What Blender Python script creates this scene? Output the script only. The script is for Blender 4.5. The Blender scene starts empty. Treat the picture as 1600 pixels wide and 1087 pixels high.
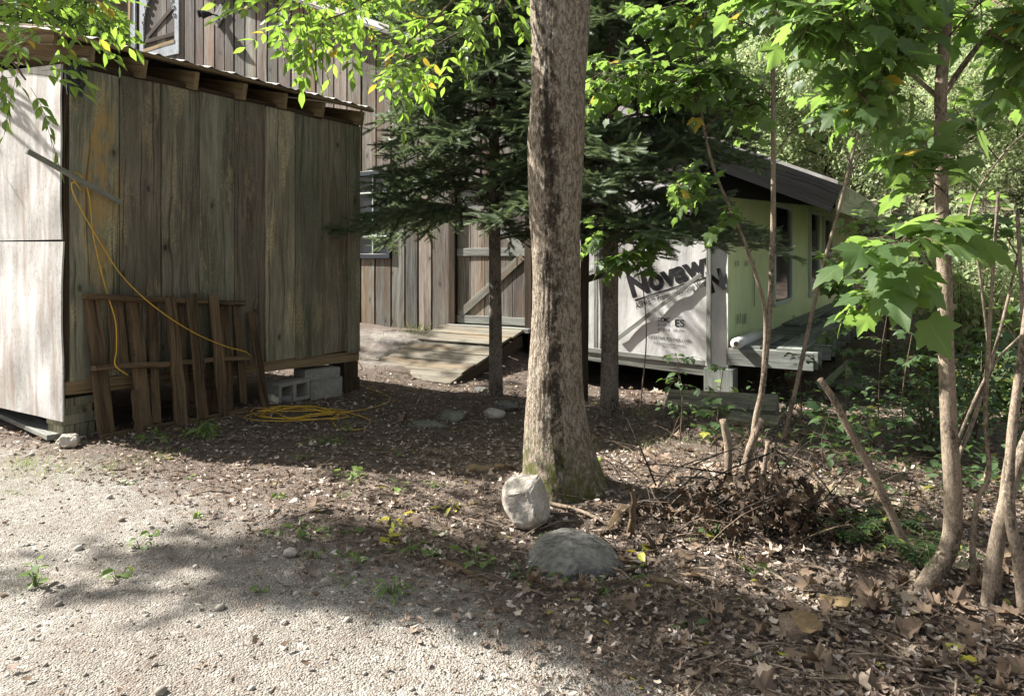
import bpy, bmesh, math, random
import numpy as np
from mathutils import Vector, Matrix, noise as mnoise

# ------------------------------------------------------------------ scene, camera, light
sc = bpy.context.scene
COL = sc.collection
rnd = random.Random(7)
rng = np.random.default_rng(7)
R = math.radians

F, H, CX, HY = 1156.0, 1.30, 800.0, 397.0        # lens (px of a 1600 px frame), eye height, frame centre, eye level

cam_d = bpy.data.cameras.new('camera')
cam = bpy.data.objects.new('camera', cam_d); COL.objects.link(cam)
cam.location = (0, 0, H); cam.rotation_euler = (R(90), 0, 0)
cam_d.sensor_width = 36; cam_d.lens = 36 * F / 1600
cam_d.shift_y = -(543.5 - HY) / 1600
cam_d.clip_start = 0.05; cam_d.clip_end = 500
sc.camera = cam

SUN_AZ = 15.0            # degrees the sun stands in front of the plane of the barn gable
SUN_EL = 42.0
U = Vector((.513, .859, 0)).normalized()          # along the shed front / barn side wall
W = Vector((U.y, -U.x, 0))                        # along the barn gable, to the right
a_ = R(SUN_AZ)
SH = (-W * math.cos(a_) - U * math.sin(a_)).normalized()
SUN = SH * math.cos(R(SUN_EL)) + Vector((0, 0, math.sin(R(SUN_EL))))
sun_d = bpy.data.lights.new('sun', 'SUN'); sun = bpy.data.objects.new('sun', sun_d); COL.objects.link(sun)
sun_d.energy = 5.0; sun_d.angle = R(0.6); sun_d.color = (1.0, .965, .91)
sun.rotation_euler = SUN.to_track_quat('Z', 'Y').to_euler(); sun.location = (-20, 8, 25)

world = bpy.data.worlds.new('World'); sc.world = world; world.use_nodes = True
wn = world.node_tree; wn.nodes.clear()
sky = wn.nodes.new('ShaderNodeTexSky'); sky.sky_type = 'NISHITA'; sky.sun_disc = False
sky.sun_elevation = R(SUN_EL); sky.sun_rotation = math.atan2(SH.x, SH.y)
sky.air_density = 1.0; sky.dust_density = 2.5; sky.ozone_density = .6
bg = wn.nodes.new('ShaderNodeBackground'); bg.inputs[1].default_value = .055
wo = wn.nodes.new('ShaderNodeOutputWorld')
hs = wn.nodes.new('ShaderNodeHueSaturation'); hs.inputs['Saturation'].default_value = .45
wn.links.new(sky.outputs[0], hs.inputs['Color']); wn.links.new(hs.outputs[0], bg.inputs[0]); wn.links.new(bg.outputs[0], wo.inputs[0])

sc.view_settings.view_transform = 'Standard'; sc.view_settings.look = 'None'
sc.view_settings.exposure = 1.7; sc.view_settings.gamma = 1.0
sc.cycles.max_bounces = 6; sc.cycles.diffuse_bounces = 4; sc.cycles.transmission_bounces = 4
sc.cycles.sample_clamp_indirect = 6

# ------------------------------------------------------------------ helpers
def V(*a): return Vector(a)
def at(px, py, Y): return Vector(((px - CX) / F * Y, Y, H - (py - HY) / F * Y))

GP = np.array([(-6,1,0),(-3,1,0),(0,1,0),(3,1,0),(6,1,0),(-6,4,0.02),(-3,3,0),(0,3,0),(2.5,3,0.0),(5,3.5,-.05),
  (-3.1,5.1,0),(-2.2,6.2,-.02),(-1.6,7.5,-.1),(-.6,8.9,-.23),(-1.7,9.6,-.12),(-1.6,11.2,.17),(-2.6,11.9,.22),(-.9,10.6,.1),
  (.28,4.0,0.03),(.9,6.8,-.2),(.8,8.2,-.32),(-.1,7.2,-.16),(2.5,8.5,-.42),(3.8,8,-.42),(1.6,9.6,-.42),(2.2,5.5,-.13),(3.5,5.5,-.24),
  (5,6,-.3),(5,9,-.4),(7,12,-.35),(8,7,-.3),(-7,7,0),(-8,13,.25),(-4,14,.25),(2,14,-.3),(8,16,-.1)])
def gz(x, y):
    x = np.asarray(x, float); y = np.asarray(y, float)
    d2 = (x[..., None] - GP[:, 0]) ** 2 + (y[..., None] - GP[:, 1]) ** 2 + .12
    w = d2 ** -2
    z = (w * GP[:, 2]).sum(-1) / w.sum(-1)
    r = np.sqrt(x * x + y * y)
    return z + np.where(y > -5, 1, .2) * .34 * np.clip(r - 23, 0, 60)
def g(x, y): return float(gz(x, y))
def gp(px, py):
    """ground point seen at a photograph position"""
    Y = 4.0
    for _ in range(40):
        z = g((px - CX) / F * Y, Y)
        Y = Y * .5 + .5 * (H - z) * F / max(py - HY, 20)
    x = (px - CX) / F * Y
    return Vector((x, Y, g(x, Y)))

def tag(o, label, cat, group=None, kind=None):
    o['label'] = label
    if cat: o['category'] = cat
    if group: o['group'] = group
    if kind: o['kind'] = kind
    return o
def thing(name, label, cat, loc=(0, 0, 0), rz=0, group=None):
    o = bpy.data.objects.new(name, None); COL.objects.link(o)
    o.location = loc; o.rotation_euler = (0, 0, rz); o.empty_display_size = .1
    return tag(o, label, cat, group)
def copy_tree(o, parent=None):
    c = o.copy(); COL.objects.link(c)
    if parent is not None: c.parent = parent
    for ch in list(o.children): copy_tree(ch, c)
    return c

def new_mesh_obj(name, verts, faces, mat, parent=None, uvs=None, smooth=False, mats=None, fmat=None):
    me = bpy.data.meshes.new(name)
    me.from_pydata([tuple(v) for v in verts], [], faces)
    if uvs is not None:
        uv = me.uv_layers.new(name='UVMap')
        uv.data.foreach_set('uv', np.asarray(uvs, dtype=np.float32).ravel())
    if mat: me.materials.append(mat)
    if mats:
        for m in mats: me.materials.append(m)
        me.polygons.foreach_set('material_index', fmat)
    if smooth: me.polygons.foreach_set('use_smooth', [True] * len(me.polygons))
    me.update()
    o = bpy.data.objects.new(name, me); COL.objects.link(o)
    if parent: o.parent = parent
    return o

class MB:
    def __init__(s): s.v = []; s.f = []; s.uv = []
    def quadstrip_ring(s, rings, urow, vcol, cap=True, closed=True):
        base = len(s.v); n = len(rings[0])
        for r in rings: s.v.extend(r)
        m = n if closed else n - 1
        for i in range(len(rings) - 1):
            for j in range(m):
                j2 = (j + 1) % n
                s.f.append((base + i*n + j, base + i*n + j2, base + (i+1)*n + j2, base + (i+1)*n + j))
                s.uv += [(urow[j], vcol[i]), (urow[j+1], vcol[i]), (urow[j+1], vcol[i+1]), (urow[j], vcol[i+1])]
        if cap:
            s.f.append(tuple(base + j for j in reversed(range(n))))
            s.uv += [(urow[j], vcol[0]) for j in reversed(range(n))]
            b2 = base + (len(rings) - 1) * n
            s.f.append(tuple(b2 + j for j in range(n)))
            s.uv += [(urow[j], vcol[-1]) for j in range(n)]
    def board(s, a, b, w, t, nrm, segs=4, warp=.0015, rag=0.0, ch=.003, tw=(1, 1), twist=0):
        """plank from a to b, width w, thickness t, broad face looking along nrm"""
        a = Vector(a); b = Vector(b); nrm = Vector(nrm)
        d = (b - a); L = d.length; d.normalize()
        side = d.cross(nrm).normalized(); nn = side.cross(d).normalized()
        ch = min(ch, w * .2, t * .3)
        ou, ov = rnd.uniform(0, 50), rnd.uniform(0, 50)
        sec = [(-w/2+ch, t/2), (w/2-ch, t/2), (w/2, t/2-ch), (w/2, -t/2+ch), (w/2-ch, -t/2), (-w/2+ch, -t/2), (-w/2, -t/2+ch), (-w/2, t/2-ch)]
        per = [0]
        for i in range(8):
            p, q = sec[i], sec[(i+1) % 8]; per.append(per[-1] + math.hypot(q[0]-p[0], q[1]-p[1]))
        rings = []; vs = []
        for i in range(segs + 1):
            k = i / segs; wv = tw[0] + (tw[1] - tw[0]) * k
            c = a + d * (L * k); tws = twist * (k - .5)
            ds, dn = rnd.gauss(0, warp), rnd.gauss(0, warp)
            ring = []
            for x, y in sec:
                e = (rnd.uniform(-rag, rag) if (i in (0, segs) and rag) else 0) + 0
                x2 = x * wv + rnd.gauss(0, warp * .5)
                yy = y + tws * x
                ring.append(c + side * (x2 + ds) + nn * (yy + dn) + d * e)
            rings.append(ring); vs.append(ov + L * k)
        s.quadstrip_ring(rings, [ou + p for p in per], vs)
        return s
    def tube(s, pts, rad, n=8, wob=0, cap=True, uvo=None):
        pts = [Vector(p) for p in pts]
        if not hasattr(rad, '__len__'): rad = [rad] * len(pts)
        rings = []; vs = []; acc = rnd.uniform(0, 20) if uvo is None else uvo
        up = Vector((0, 0, 1)); x = None
        for i, p in enumerate(pts):
            t = (pts[min(i+1, len(pts)-1)] - pts[max(i-1, 0)])
            if t.length < 1e-6: t = Vector((0, 0, 1))
            t.normalize()
            if x is None:
                x = t.cross(up if abs(t.z) < .9 else Vector((1, 0, 0))).normalized()
            else: x = (x - t * x.dot(t)).normalized()
            y = t.cross(x)
            rings.append([p + (x * math.cos(2*math.pi*j/n) + y * math.sin(2*math.pi*j/n)) * rad[i] * (1 + rnd.uniform(-wob, wob)) for j in range(n)])
            if i: acc += (p - pts[i-1]).length
            vs.append(acc)
        s.quadstrip_ring(rings, [j / n * .3 for j in range(n + 1)], vs, cap)
        return s
    def box(s, c, sz, rot=None):
        c = Vector(c); sx, sy, szz = sz[0]/2, sz[1]/2, sz[2]/2
        M = rot.to_matrix() if rot is not None else Matrix.Identity(3)
        s.board(c - M @ Vector((0, 0, szz)), c + M @ Vector((0, 0, szz)), sz[0], sz[1], M @ Vector((0, 1, 0)), segs=1, warp=0)
        return s
    def build(s, name, mat, parent=None, smooth=False):
        return new_mesh_obj(name, s.v, s.f, mat, parent, s.uv, smooth)

def catmull(pts, n=6):
    pts = [Vector(p) for p in pts]; out = []
    P = [pts[0] * 2 - pts[1]] + pts + [pts[-1] * 2 - pts[-2]]
    for i in range(1, len(P) - 2):
        for k in range(n):
            t = k / n
            a, b, c, d = P[i-1], P[i], P[i+1], P[i+2]
            out.append(.5 * ((2*b) + (c - a)*t + (2*a - 5*b + 4*c - d)*t*t + (3*b - a - 3*c + d)*t**3))
    out.append(pts[-1]); return out
def lerp_list(r, n): return list(np.interp(np.linspace(0, len(r)-1, n), range(len(r)), r))

# ---- leaf clouds: many small real leaves in one crown mesh
def norm(a): return a / np.maximum(np.linalg.norm(a, axis=-1, keepdims=True), 1e-9)
def leaf_mesh_data(name, tmpl, P, T, N, S, curl=None):
    tv, tf = tmpl; tv = np.asarray(tv, float); k = len(tv)
    P = np.asarray(P, float); n = len(P)
    T = norm(np.asarray(T, float)); B = norm(np.cross(T, np.asarray(N, float))); Nn = np.cross(B, T)
    S = np.broadcast_to(np.asarray(S, float), (n,))
    zc = tv[None, :, 2] * (np.ones(n) if curl is None else curl)[:, None]
    X = P[:, None] + S[:, None, None] * (B[:, None] * tv[None, :, 0, None] + T[:, None] * tv[None, :, 1, None] + Nn[:, None] * zc[..., None])
    me = bpy.data.meshes.new(name)
    me.vertices.add(n * k); me.vertices.foreach_set('co', X.reshape(-1).astype(np.float32))
    lens = np.array([len(f) for f in tf]); flat = np.concatenate([np.array(f) for f in tf])
    loops = (flat[None] + (np.arange(n) * k)[:, None]).reshape(-1)
    me.loops.add(len(loops)); me.loops.foreach_set('vertex_index', loops.astype(np.int32))
    tot = np.tile(lens, n); st = np.concatenate([[0], np.cumsum(tot)[:-1]])
    me.polygons.add(len(tot)); me.polygons.foreach_set('loop_start', st.astype(np.int32))
    me.polygons.foreach_set('loop_total', tot.astype(np.int32))
    uv = me.uv_layers.new(name='UVMap')
    uv.data.foreach_set('uv', np.tile(tv[flat][:, :2], (n, 1)).astype(np.float32).ravel())
    me.update(calc_edges=True)
    return me
def leaf_obj(name, mat, parent, *a, **k):
    me = leaf_mesh_data(name, *a, **k); me.materials.append(mat)
    o = bpy.data.objects.new(name, me); COL.objects.link(o)
    if parent: o.parent = parent
    return o

# templates (x across, y along, z up)
LANCE = ([(0,0,0),(.14,.3,.05),(0,.3,-.02),(-.14,.3,.05),(.15,.6,.03),(0,.6,-.03),(-.15,.6,.03),(0,1,-.1)],
         [(0,1,2),(0,2,3),(1,4,5,2),(2,5,6,3),(4,7,5),(5,7,6)])
OVAL = ([(0,0,0),(.24,.25,.06),(0,.25,-.01),(-.24,.25,.06),(.27,.6,.04),(0,.6,-.04),(-.27,.6,.04),(0,1,-.14)],
        [(0,1,2),(0,2,3),(1,4,5,2),(2,5,6,3),(4,7,5),(5,7,6)])
_r = [(.05,-.03),(.20,-.10),(.36,-.06),(.33,.07),(.50,.14),(.50,.27),(.63,.46),(.45,.47),(.33,.46),(.35,.60),(.22,.66),(.13,.82),(0,1.0)]
_o = _r + [(-x, y) for x, y in reversed(_r[:-1])]
def _mz(x, y): return -.28 * (x*x + (y-.25)**2) + .10 * abs(x)
MAPLE = ([(0, .2, 0)] + [(x, y, _mz(x, y)) for x, y in _o], [(0, i+1, i+2) for i in range(len(_o)-1)] + [(0, len(_o), 1)])
def _curl(tv, c): return [(x * (1 - .25*abs(c)), y, z + c * (x*x*1.6 + (y-.5)**2 * .8) + .05*math.sin(9*y + 5*x)) for x, y, z in tv]
DEADM = (_curl(MAPLE[0], .8), MAPLE[1])
DEADO = (_curl(OVAL[0], 1.5), OVAL[1])
QUAD = ([(-.5,0,0),(.5,0.1,0),(.42,.95,-.12),(-.35,1,.1)], [(0,1,2,3)])
LOZ = ([(0,0,0),(.34,.45,.08),(0,1,-.08),(-.34,.5,.05)], [(0,1,2),(0,2,3)])
ASH = ([(0,0,0),(.17,.3,.05),(0,.3,-.02),(-.17,.3,.05),(.19,.58,.03),(0,.6,-.03),(-.19,.58,.03),(0,1,-.07)], LANCE[1])
# a fir twig: needles combed along a shoot
_tv, _tf = [], []
for i in range(13):
    y = i / 13
    for sgn in (-1, 1):
        for lay in (0, 1):
            L = (.25 if lay == 0 else .20) * (1 - .45 * y); b = len(_tv); zz = .02 + (.09 if lay else 0)
            _tv += [(0, y-.036, 0), (0, y+.036, 0), (sgn * L, y + .12 + .03*lay, zz)]; _tf.append((b, b+1, b+2))
b = len(_tv); _tv += [(-.012,0,0),(.012,0,0),(.004,1,0),(-.004,1,0)]; _tf.append((b, b+1, b+2, b+3))
FIRTWIG = (_tv, _tf)
GRASS = ([(-.02,0,0),(.02,0,0),(.016,.5,.05),(-.016,.5,.05),(0,1,.3)], [(0,1,2,3),(3,2,4)])

# ------------------------------------------------------------------ materials
def lin(r, gg=None, b=None):
    return (r, gg, b, 1)
class NT:
    def __init__(s, name):
        s.m = bpy.data.materials.new(name); s.m.use_nodes = True; s.t = s.m.node_tree; s.t.nodes.clear()
        s.out = s.t.nodes.new('ShaderNodeOutputMaterial')
    def n(s, typ, **k):
        nd = s.t.nodes.new('ShaderNode' + typ)
        for a, v in k.items():
            if a.startswith('i_'):
                key = a[2:]; key = int(key) if key.isdigit() else key
                if hasattr(v, 'bl_idname') and 'Socket' in v.bl_idname or isinstance(v, bpy.types.NodeSocket): s.t.links.new(v, nd.inputs[key])
                else: nd.inputs[key].default_value = v
            else: setattr(nd, a, v)
        return nd
    def l(s, a, b): s.t.links.new(a, b)
    def mix(s, fac, a, b, bt='MIX'):
        nd = s.t.nodes.new('ShaderNodeMix'); nd.data_type = 'RGBA'; nd.blend_type = bt
        for sock, v in ((nd.inputs[0], fac), (nd.inputs[6], a), (nd.inputs[7], b)):
            if isinstance(v, bpy.types.NodeSocket): s.l(v, sock)
            else: sock.default_value = v
        return nd.outputs[2]
    def math(s, op, a, b=0.0, c=None):
        nd = s.t.nodes.new('ShaderNodeMath'); nd.operation = op
        for i, v in enumerate((a, b) if c is None else (a, b, c)):
            if isinstance(v, bpy.types.NodeSocket): s.l(v, nd.inputs[i])
            else: nd.inputs[i].default_value = v
        return nd.outputs[0]
    def ramp(s, fac, stops, interp='LINEAR'):
        nd = s.t.nodes.new('ShaderNodeValToRGB'); cr = nd.color_ramp; cr.interpolation = interp
        while len(cr.elements) < len(stops): cr.elements.new(.5)
        for e, (p, c) in zip(cr.elements, stops):
            e.position = p; e.color = c if hasattr(c, '__len__') else (c, c, c, 1)
        s.l(fac, nd.inputs[0]); return nd.outputs[0]
    def noise(s, vec, scale, detail=4, rough=.55, dist=0, dim='3D'):
        nd = s.n('TexNoise', noise_dimensions=dim); nd.inputs['Scale'].default_value = scale
        nd.inputs['Detail'].default_value = detail; nd.inputs['Roughness'].default_value = rough; nd.inputs['Distortion'].default_value = dist
        if vec is not None: s.l(vec, nd.inputs['Vector'])
        return nd.outputs[0]
    def vmul(s, vec, sc_):
        nd = s.n('Mapping'); s.l(vec, nd.inputs[0]); nd.inputs['Scale'].default_value = sc_; return nd.outputs[0]
    def bump(s, h, strength=.5, dist=.01, nrm=None):
        nd = s.n('Bump'); nd.inputs['Strength'].default_value = strength; nd.inputs['Distance'].default_value = dist
        s.l(h, nd.inputs['Height'])
        if nrm: s.l(nrm, nd.inputs['Normal'])
        return nd.outputs[0]
    def finish(s, color, rough=.8, bump=None, spec=.3, metal=0, transl=0, tcol=None, sss=None):
        p = s.n('BsdfPrincipled')
        for sock, v in (('Base Color', color), ('Roughness', rough), ('Metallic', metal)):
            if isinstance(v, bpy.types.NodeSocket): s.l(v, p.inputs[sock])
            else: p.inputs[sock].default_value = v
        p.inputs['Specular IOR Level'].default_value = spec
        if bump: s.l(bump, p.inputs['Normal'])
        o = p.outputs[0]
        if transl:
            tr = s.n('BsdfTranslucent'); c = tcol if tcol is not None else color
            if isinstance(c, bpy.types.NodeSocket): s.l(c, tr.inputs[0])
            else: tr.inputs[0].default_value = c
            mx = s.n('MixShader'); mx.inputs[0].default_value = transl
            s.l(o, mx.inputs[1]); s.l(tr.outputs[0], mx.inputs[2]); o = mx.outputs[0]
        s.l(o, s.out.inputs[0]); return s.m

def wood(name, light, dark, stain=None, stain_amt=.4, knots=.6, rough=.85, vary=.35, green=None, streak=1.0, warm=None, speck=None, patch=None):
    t = NT(name)
    uv = t.n('UVMap').outputs[0]; isl = t.n('NewGeometry').outputs['Random Per Island']
    ob = t.n('TexCoord').outputs['Object']
    sep = t.n('SeparateXYZ'); t.l(uv, sep.inputs[0])
    # knots push the grain aside; only some cells of the pattern carry one
    kv = t.n('TexVoronoi', voronoi_dimensions='2D', feature='F1'); t.l(t.vmul(uv, (4.2, 2.4, 1)), kv.inputs['Vector']); kv.inputs['Scale'].default_value = 1
    kc = t.n('SeparateColor'); t.l(kv.outputs['Color'], kc.inputs[0])
    kd = t.math('ADD', kv.outputs['Distance'], t.math('MULTIPLY', t.noise(t.vmul(uv, (40, 25, 1)), 1, 3), .06))
    has = t.math('GREATER_THAN', kc.outputs[0], .80)
    kn = t.math('MULTIPLY', t.ramp(kd, [(.04, 1), (.075, .8), (.12, .25), (.26, 0)]), has)
    warp = t.noise(t.vmul(uv, (2.2, .8, 1)), 1.0, 3)
    x2 = t.math('ADD', sep.outputs[0], t.math('ADD', t.math('MULTIPLY', kn, .05), t.math('MULTIPLY', warp, .16)))
    cmb = t.n('CombineXYZ'); t.l(x2, cmb.inputs[0]); t.l(sep.outputs[1], cmb.inputs[1]); t.l(t.math('MULTIPLY', isl, 7.0), cmb.inputs[2])
    gv = cmb.outputs[0]
    fine = t.noise(t.vmul(gv, (120, 4.0, 1)), 1.0, 6, .75)
    crk = t.ramp(t.noise(t.vmul(gv, (46, .55, 1)), 1.0, 3, .5), [(.615, 0), (.645, 1)])
    rings = t.noise(t.vmul(gv, (30, .7, 1)), 1.0, 5, .65, .6)
    blot = t.noise(t.vmul(gv, (3.2, .9, 1)), 1.0, 6, .65)
    gr = t.math('ADD', t.math('MULTIPLY', fine, .42), t.math('ADD', t.math('MULTIPLY', rings, .33), t.math('MULTIPLY', blot, .25)))
    col = t.mix(t.ramp(gr, [(.40, 0), (.58, 1)]), dark, light)
    st = t.noise(t.vmul(gv, (6, .55, 1)), 1.0, 6, .68)
    col = t.mix(t.math('MULTIPLY', t.ramp(st, [(.47, 0), (.66, 1)]), .6 * streak), col, t.mix(1, col, (.40, .37, .33, 1), 'MULTIPLY'))
    if warm:
        wf = t.noise(t.vmul(gv, (3.5, .5, 1)), 1.3, 4, .6)
        col = t.mix(t.math('MULTIPLY', t.ramp(wf, [(.5, 0), (.66, 1)]), .6), col, warm)
    if green:
        g1 = t.noise(t.vmul(ob, (1, 1, .6)), 1.5, 5, .6)
        col = t.mix(t.math('MULTIPLY', t.ramp(g1, [(.42, 0), (.68, 1)]), .6), col, green)
    if stain:
        s1 = t.noise(t.vmul(gv, (5, .9, 1)), 1.0, 6, .68)
        s2 = t.noise(ob, 70, 4, .7)
        fs = t.math('MULTIPLY', t.ramp(s1, [(.54, 0), (.62, 1)]), t.ramp(s2, [(.40, .1), (.56, 1)]))
        col = t.mix(t.math('MULTIPLY', fs, stain_amt), col, stain)
    if patch:
        po_ = t.n('SeparateXYZ'); t.l(ob, po_.inputs[0])
        ex = t.math('POWER', t.math('DIVIDE', t.math('SUBTRACT', po_.outputs[0], patch[0]), patch[2]), 2.0)
        ez = t.math('POWER', t.math('DIVIDE', t.math('SUBTRACT', po_.outputs[2], patch[1]), patch[3]), 2.0)
        el = t.math('SUBTRACT', 1.0, t.math('ADD', ex, ez))
        pn_ = t.noise(t.vmul(ob, (6, 6, 1.6)), 2.0, 7, .72)
        pm = t.math('MULTIPLY', t.ramp(el, [(.0, 0), (.7, 1)]), t.ramp(pn_, [(.44, 0), (.54, 1)]))
        col = t.mix(t.math('MULTIPLY', pm, .75), col, patch[4])
    if speck:
        s3 = t.noise(t.vmul(ob, (1, 1, .5)), 75, 5, .75); s4 = t.noise(t.vmul(ob, (1, 1, .5)), 3, 5, .6)
        col = t.mix(t.math('MULTIPLY', t.ramp(s3, [(.56, 0), (.66, 1)]), t.ramp(s4, [(.45, 0), (.62, .7)])), col, speck)
    col = t.mix(t.math('MULTIPLY', crk, .62), col, t.mix(1, col, (.22, .2, .18, 1), 'MULTIPLY'))
    col = t.mix(t.math('MULTIPLY', kn, knots), col, (.035, .025, .018, 1))
    val = t.math('ADD', t.math('MULTIPLY', isl, 2 * vary), 1 - vary)
    hue = t.math('FRACT', t.math('MULTIPLY', isl, 17.3))
    col = t.mix(1, col, t.n('CombineColor', i_0=t.math('MULTIPLY', val, t.math('ADD', t.math('MULTIPLY', hue, .16), .92)), i_1=val, i_2=t.math('ADD', t.math('MULTIPLY', val, .86), .09)).outputs[0], 'MULTIPLY')
    h = t.math('ADD', t.math('MULTIPLY', fine, .7), t.math('MULTIPLY', rings, .5))
    h = t.math('SUBTRACT', h, t.math('ADD', t.math('MULTIPLY', crk, .8), t.math('MULTIPLY', kn, .3)))
    return t.finish(col, t.ramp(gr, [(.3, rough + .1), (.7, rough - .12)]), t.bump(h, .6, .006), .2)

def plain(name, col, rough=.6, spec=.3, metal=0, nscale=30, namt=.25, bump=.1, col2=None):
    t = NT(name); ob = t.n('TexCoord').outputs['Object']
    n1 = t.noise(ob, nscale, 5, .6); n2 = t.noise(ob, nscale * .12, 4, .6)
    f = t.math('ADD', t.math('MULTIPLY', n1, .5), t.math('MULTIPLY', n2, .5))
    c2 = col2 or tuple(c * (1 - namt) for c in col[:3]) + (1,)
    c = t.mix(t.ramp(f, [(.35, 0), (.65, 1)]), c2, col)
    return t.finish(c, rough, t.bump(n1, bump, .01), spec, metal)

def leaf_mat(name, c1, c2, tcol, transl=.4, c3=None, p3=.05, vein=True, rough=.45):
    t = NT(name); isl = t.n('NewGeometry').outputs['Random Per Island']
    uv = t.n('UVMap').outputs[0]; ob = t.n('TexCoord').outputs['Object']
    clump = t.noise(ob, 1.4, 3, .6)
    f = t.math('ADD', t.math('MULTIPLY', isl, .6), t.math('MULTIPLY', t.ramp(clump, [(.3, 0), (.7, 1)]), .4))
    c = t.mix(f, c1, c2); tc = t.mix(f, tcol, tuple(x * 1.25 for x in tcol[:3]) + (1,))
    if c3:
        s = t.math('GREATER_THAN', t.math('FRACT', t.math('MULTIPLY', isl, 37.7)), 1 - p3)
        c = t.mix(s, c, c3); tc = t.mix(s, tc, c3)
    b = None
    if vein:
        sep = t.n('SeparateXYZ'); t.l(uv, sep.inputs[0])
        ax = t.math('ABSOLUTE', sep.outputs[0])
        v = t.ramp(ax, [(0, 1), (.035, 0)])
        side = t.math('ABSOLUTE', t.math('SINE', t.math('MULTIPLY', t.math('SUBTRACT', sep.outputs[1], ax), 38.0)))
        v2 = t.math('ADD', v, t.math('MULTIPLY', t.ramp(side, [(0, 1), (.14, 0)]), .12))
        c = t.mix(t.math('MULTIPLY', v2, .35), c, t.mix(.4, c, (.5, .55, .2, 1)))
        b = t.bump(side, .10, .002)
    return t.finish(c, rough, b, .35, 0, transl, tc)

M = {}
M['shed'] = wood('shed_planks', (.315,.285,.230,1), (.100,.086,.066,1), stain=(.44,.37,.23,1), stain_amt=.8, green=(.125,.125,.082,1), vary=.40, knots=.85, speck=(.44,.39,.28,1), patch=(.22, 1.75, .16, .85, (.40,.235,.085,1)))
M['shed_trim'] = wood('shed_trim', (.30,.21,.13,1), (.13,.085,.05,1), vary=.3)
M['dark_wood'] = wood('dark_wood', (.085,.058,.040,1), (.028,.019,.013,1), vary=.3)
M['pallet'] = wood('rotten_slats', (.200,.128,.080,1), (.048,.031,.021,1), stain=(.02,.016,.012,1), stain_amt=.8, vary=.45, knots=.3)
M['barn'] = wood('barn_planks', (.30,.275,.250,1), (.105,.090,.078,1), vary=.40, warm=(.20,.115,.060,1), knots=.85)
M['grey_wood'] = wood('grey_wood', (.34,.325,.31,1), (.14,.13,.12,1), vary=.25)
M['ramp'] = wood('ramp_planks', (.25,.215,.18,1), (.09,.075,.06,1), vary=.3, warm=(.24,.16,.10,1))
M['deck'] = wood('deck_lumber', (.34,.335,.32,1), (.16,.155,.148,1), vary=.25)
M['ply'] = None
t = NT('plywood'); uv = t.n('UVMap').outputs[0]; ob = t.n('TexCoord').outputs['Object']
gr = t.noise(t.vmul(uv, (60, 5, 1)), 1, 4, .6); st = t.noise(t.vmul(ob, (1, 2.2, .8)), 2.0, 6, .65); st2 = t.noise(t.vmul(ob, (1, 5, .5)), 3.0, 5, .6)
c = t.mix(t.ramp(st, [(.40, 0), (.60, 1)]), (.43,.41,.385,1), (.62,.61,.59,1))
c = t.mix(t.math('MULTIPLY', t.ramp(st2, [(.46, 0), (.70, 1)]), .8), c, (.33,.26,.21,1))
fl_ = t.noise(t.vmul(ob, (1, 1, .6)), 46, 6, .8)
c = t.mix(t.math('MULTIPLY', t.ramp(fl_, [(.54, 0), (.62, 1)]), t.ramp(st, [(.4, .8), (.6, .25)])), c, (.22,.185,.16,1))
c = t.mix(t.math('MULTIPLY', t.ramp(gr, [(.3, 1), (.5, 0)]), .10), c, (.28,.25,.22,1))
M['ply'] = t.finish(c, .85, t.bump(t.math('ADD', t.math('MULTIPLY', gr, .06), t.math('MULTIPLY', t.noise(ob, 5, 5, .6), .35)), .3, .015), .2)
M['metal_roof'] = plain('roof_metal', (.66,.66,.65,1), .42, .5, .35, 8, .4, .05, (.28,.20,.14,1))
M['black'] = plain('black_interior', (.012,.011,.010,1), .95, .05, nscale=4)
M['concrete'] = plain('concrete', (.36,.34,.31,1), .95, .15, nscale=45, namt=.45, bump=.5)
M['rock_light'] = plain('pale_granite', (.56,.51,.44,1), .95, .15, nscale=60, bump=1.0, col2=(.32,.28,.23,1))
M['rock_grey'] = plain('grey_boulder', (.25,.24,.215,1), .95, .12, nscale=40, bump=1.0, col2=(.075,.073,.066,1))
M['rock_moss'] = plain('mossy_stone', (.23,.225,.19,1), .95, .15, nscale=14, bump=.8, col2=(.10,.115,.06,1))
M['cord'] = plain('yellow_cord', (.66,.40,.045,1), .5, .4, nscale=20, namt=.25)
M['net'] = plain('dark_net', (.05,.058,.062,1), .8, .2, nscale=40)
M['window_dark'] = plain('window_trim', (.030,.038,.048,1), .5, .4, nscale=30)
t = NT('glass'); ob = t.n('TexCoord').outputs['Object']
M['glass'] = t.finish((.02,.026,.032,1), .06, t.bump(t.noise(ob, 3, 2), .05, .01), .8)
M['white_paint'] = plain('white_paint', (.46,.49,.53,1), .75, .2, nscale=26, col2=(.24,.25,.27,1))
M['window_white'] = plain('white_frame', (.62,.68,.60,1), .5, .3)
M['iron'] = plain('black_iron', (.015,.015,.016,1), .45, .5)
M['rust'] = plain('rusty_steel', (.16,.07,.035,1), .85, .2, nscale=40)
M['wire'] = plain('galvanised_wire', (.42,.43,.43,1), .45, .5, .6)
M['ink'] = plain('black_ink', (.018,.018,.02,1), .6, .3)
M['ink_grey'] = plain('grey_ink', (.10,.10,.10,1), .6, .3)
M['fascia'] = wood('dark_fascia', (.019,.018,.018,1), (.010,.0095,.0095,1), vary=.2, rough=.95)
M['fascia_green'] = wood('fascia_board', (.42,.44,.27,1), (.20,.21,.13,1), vary=.2)

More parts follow.
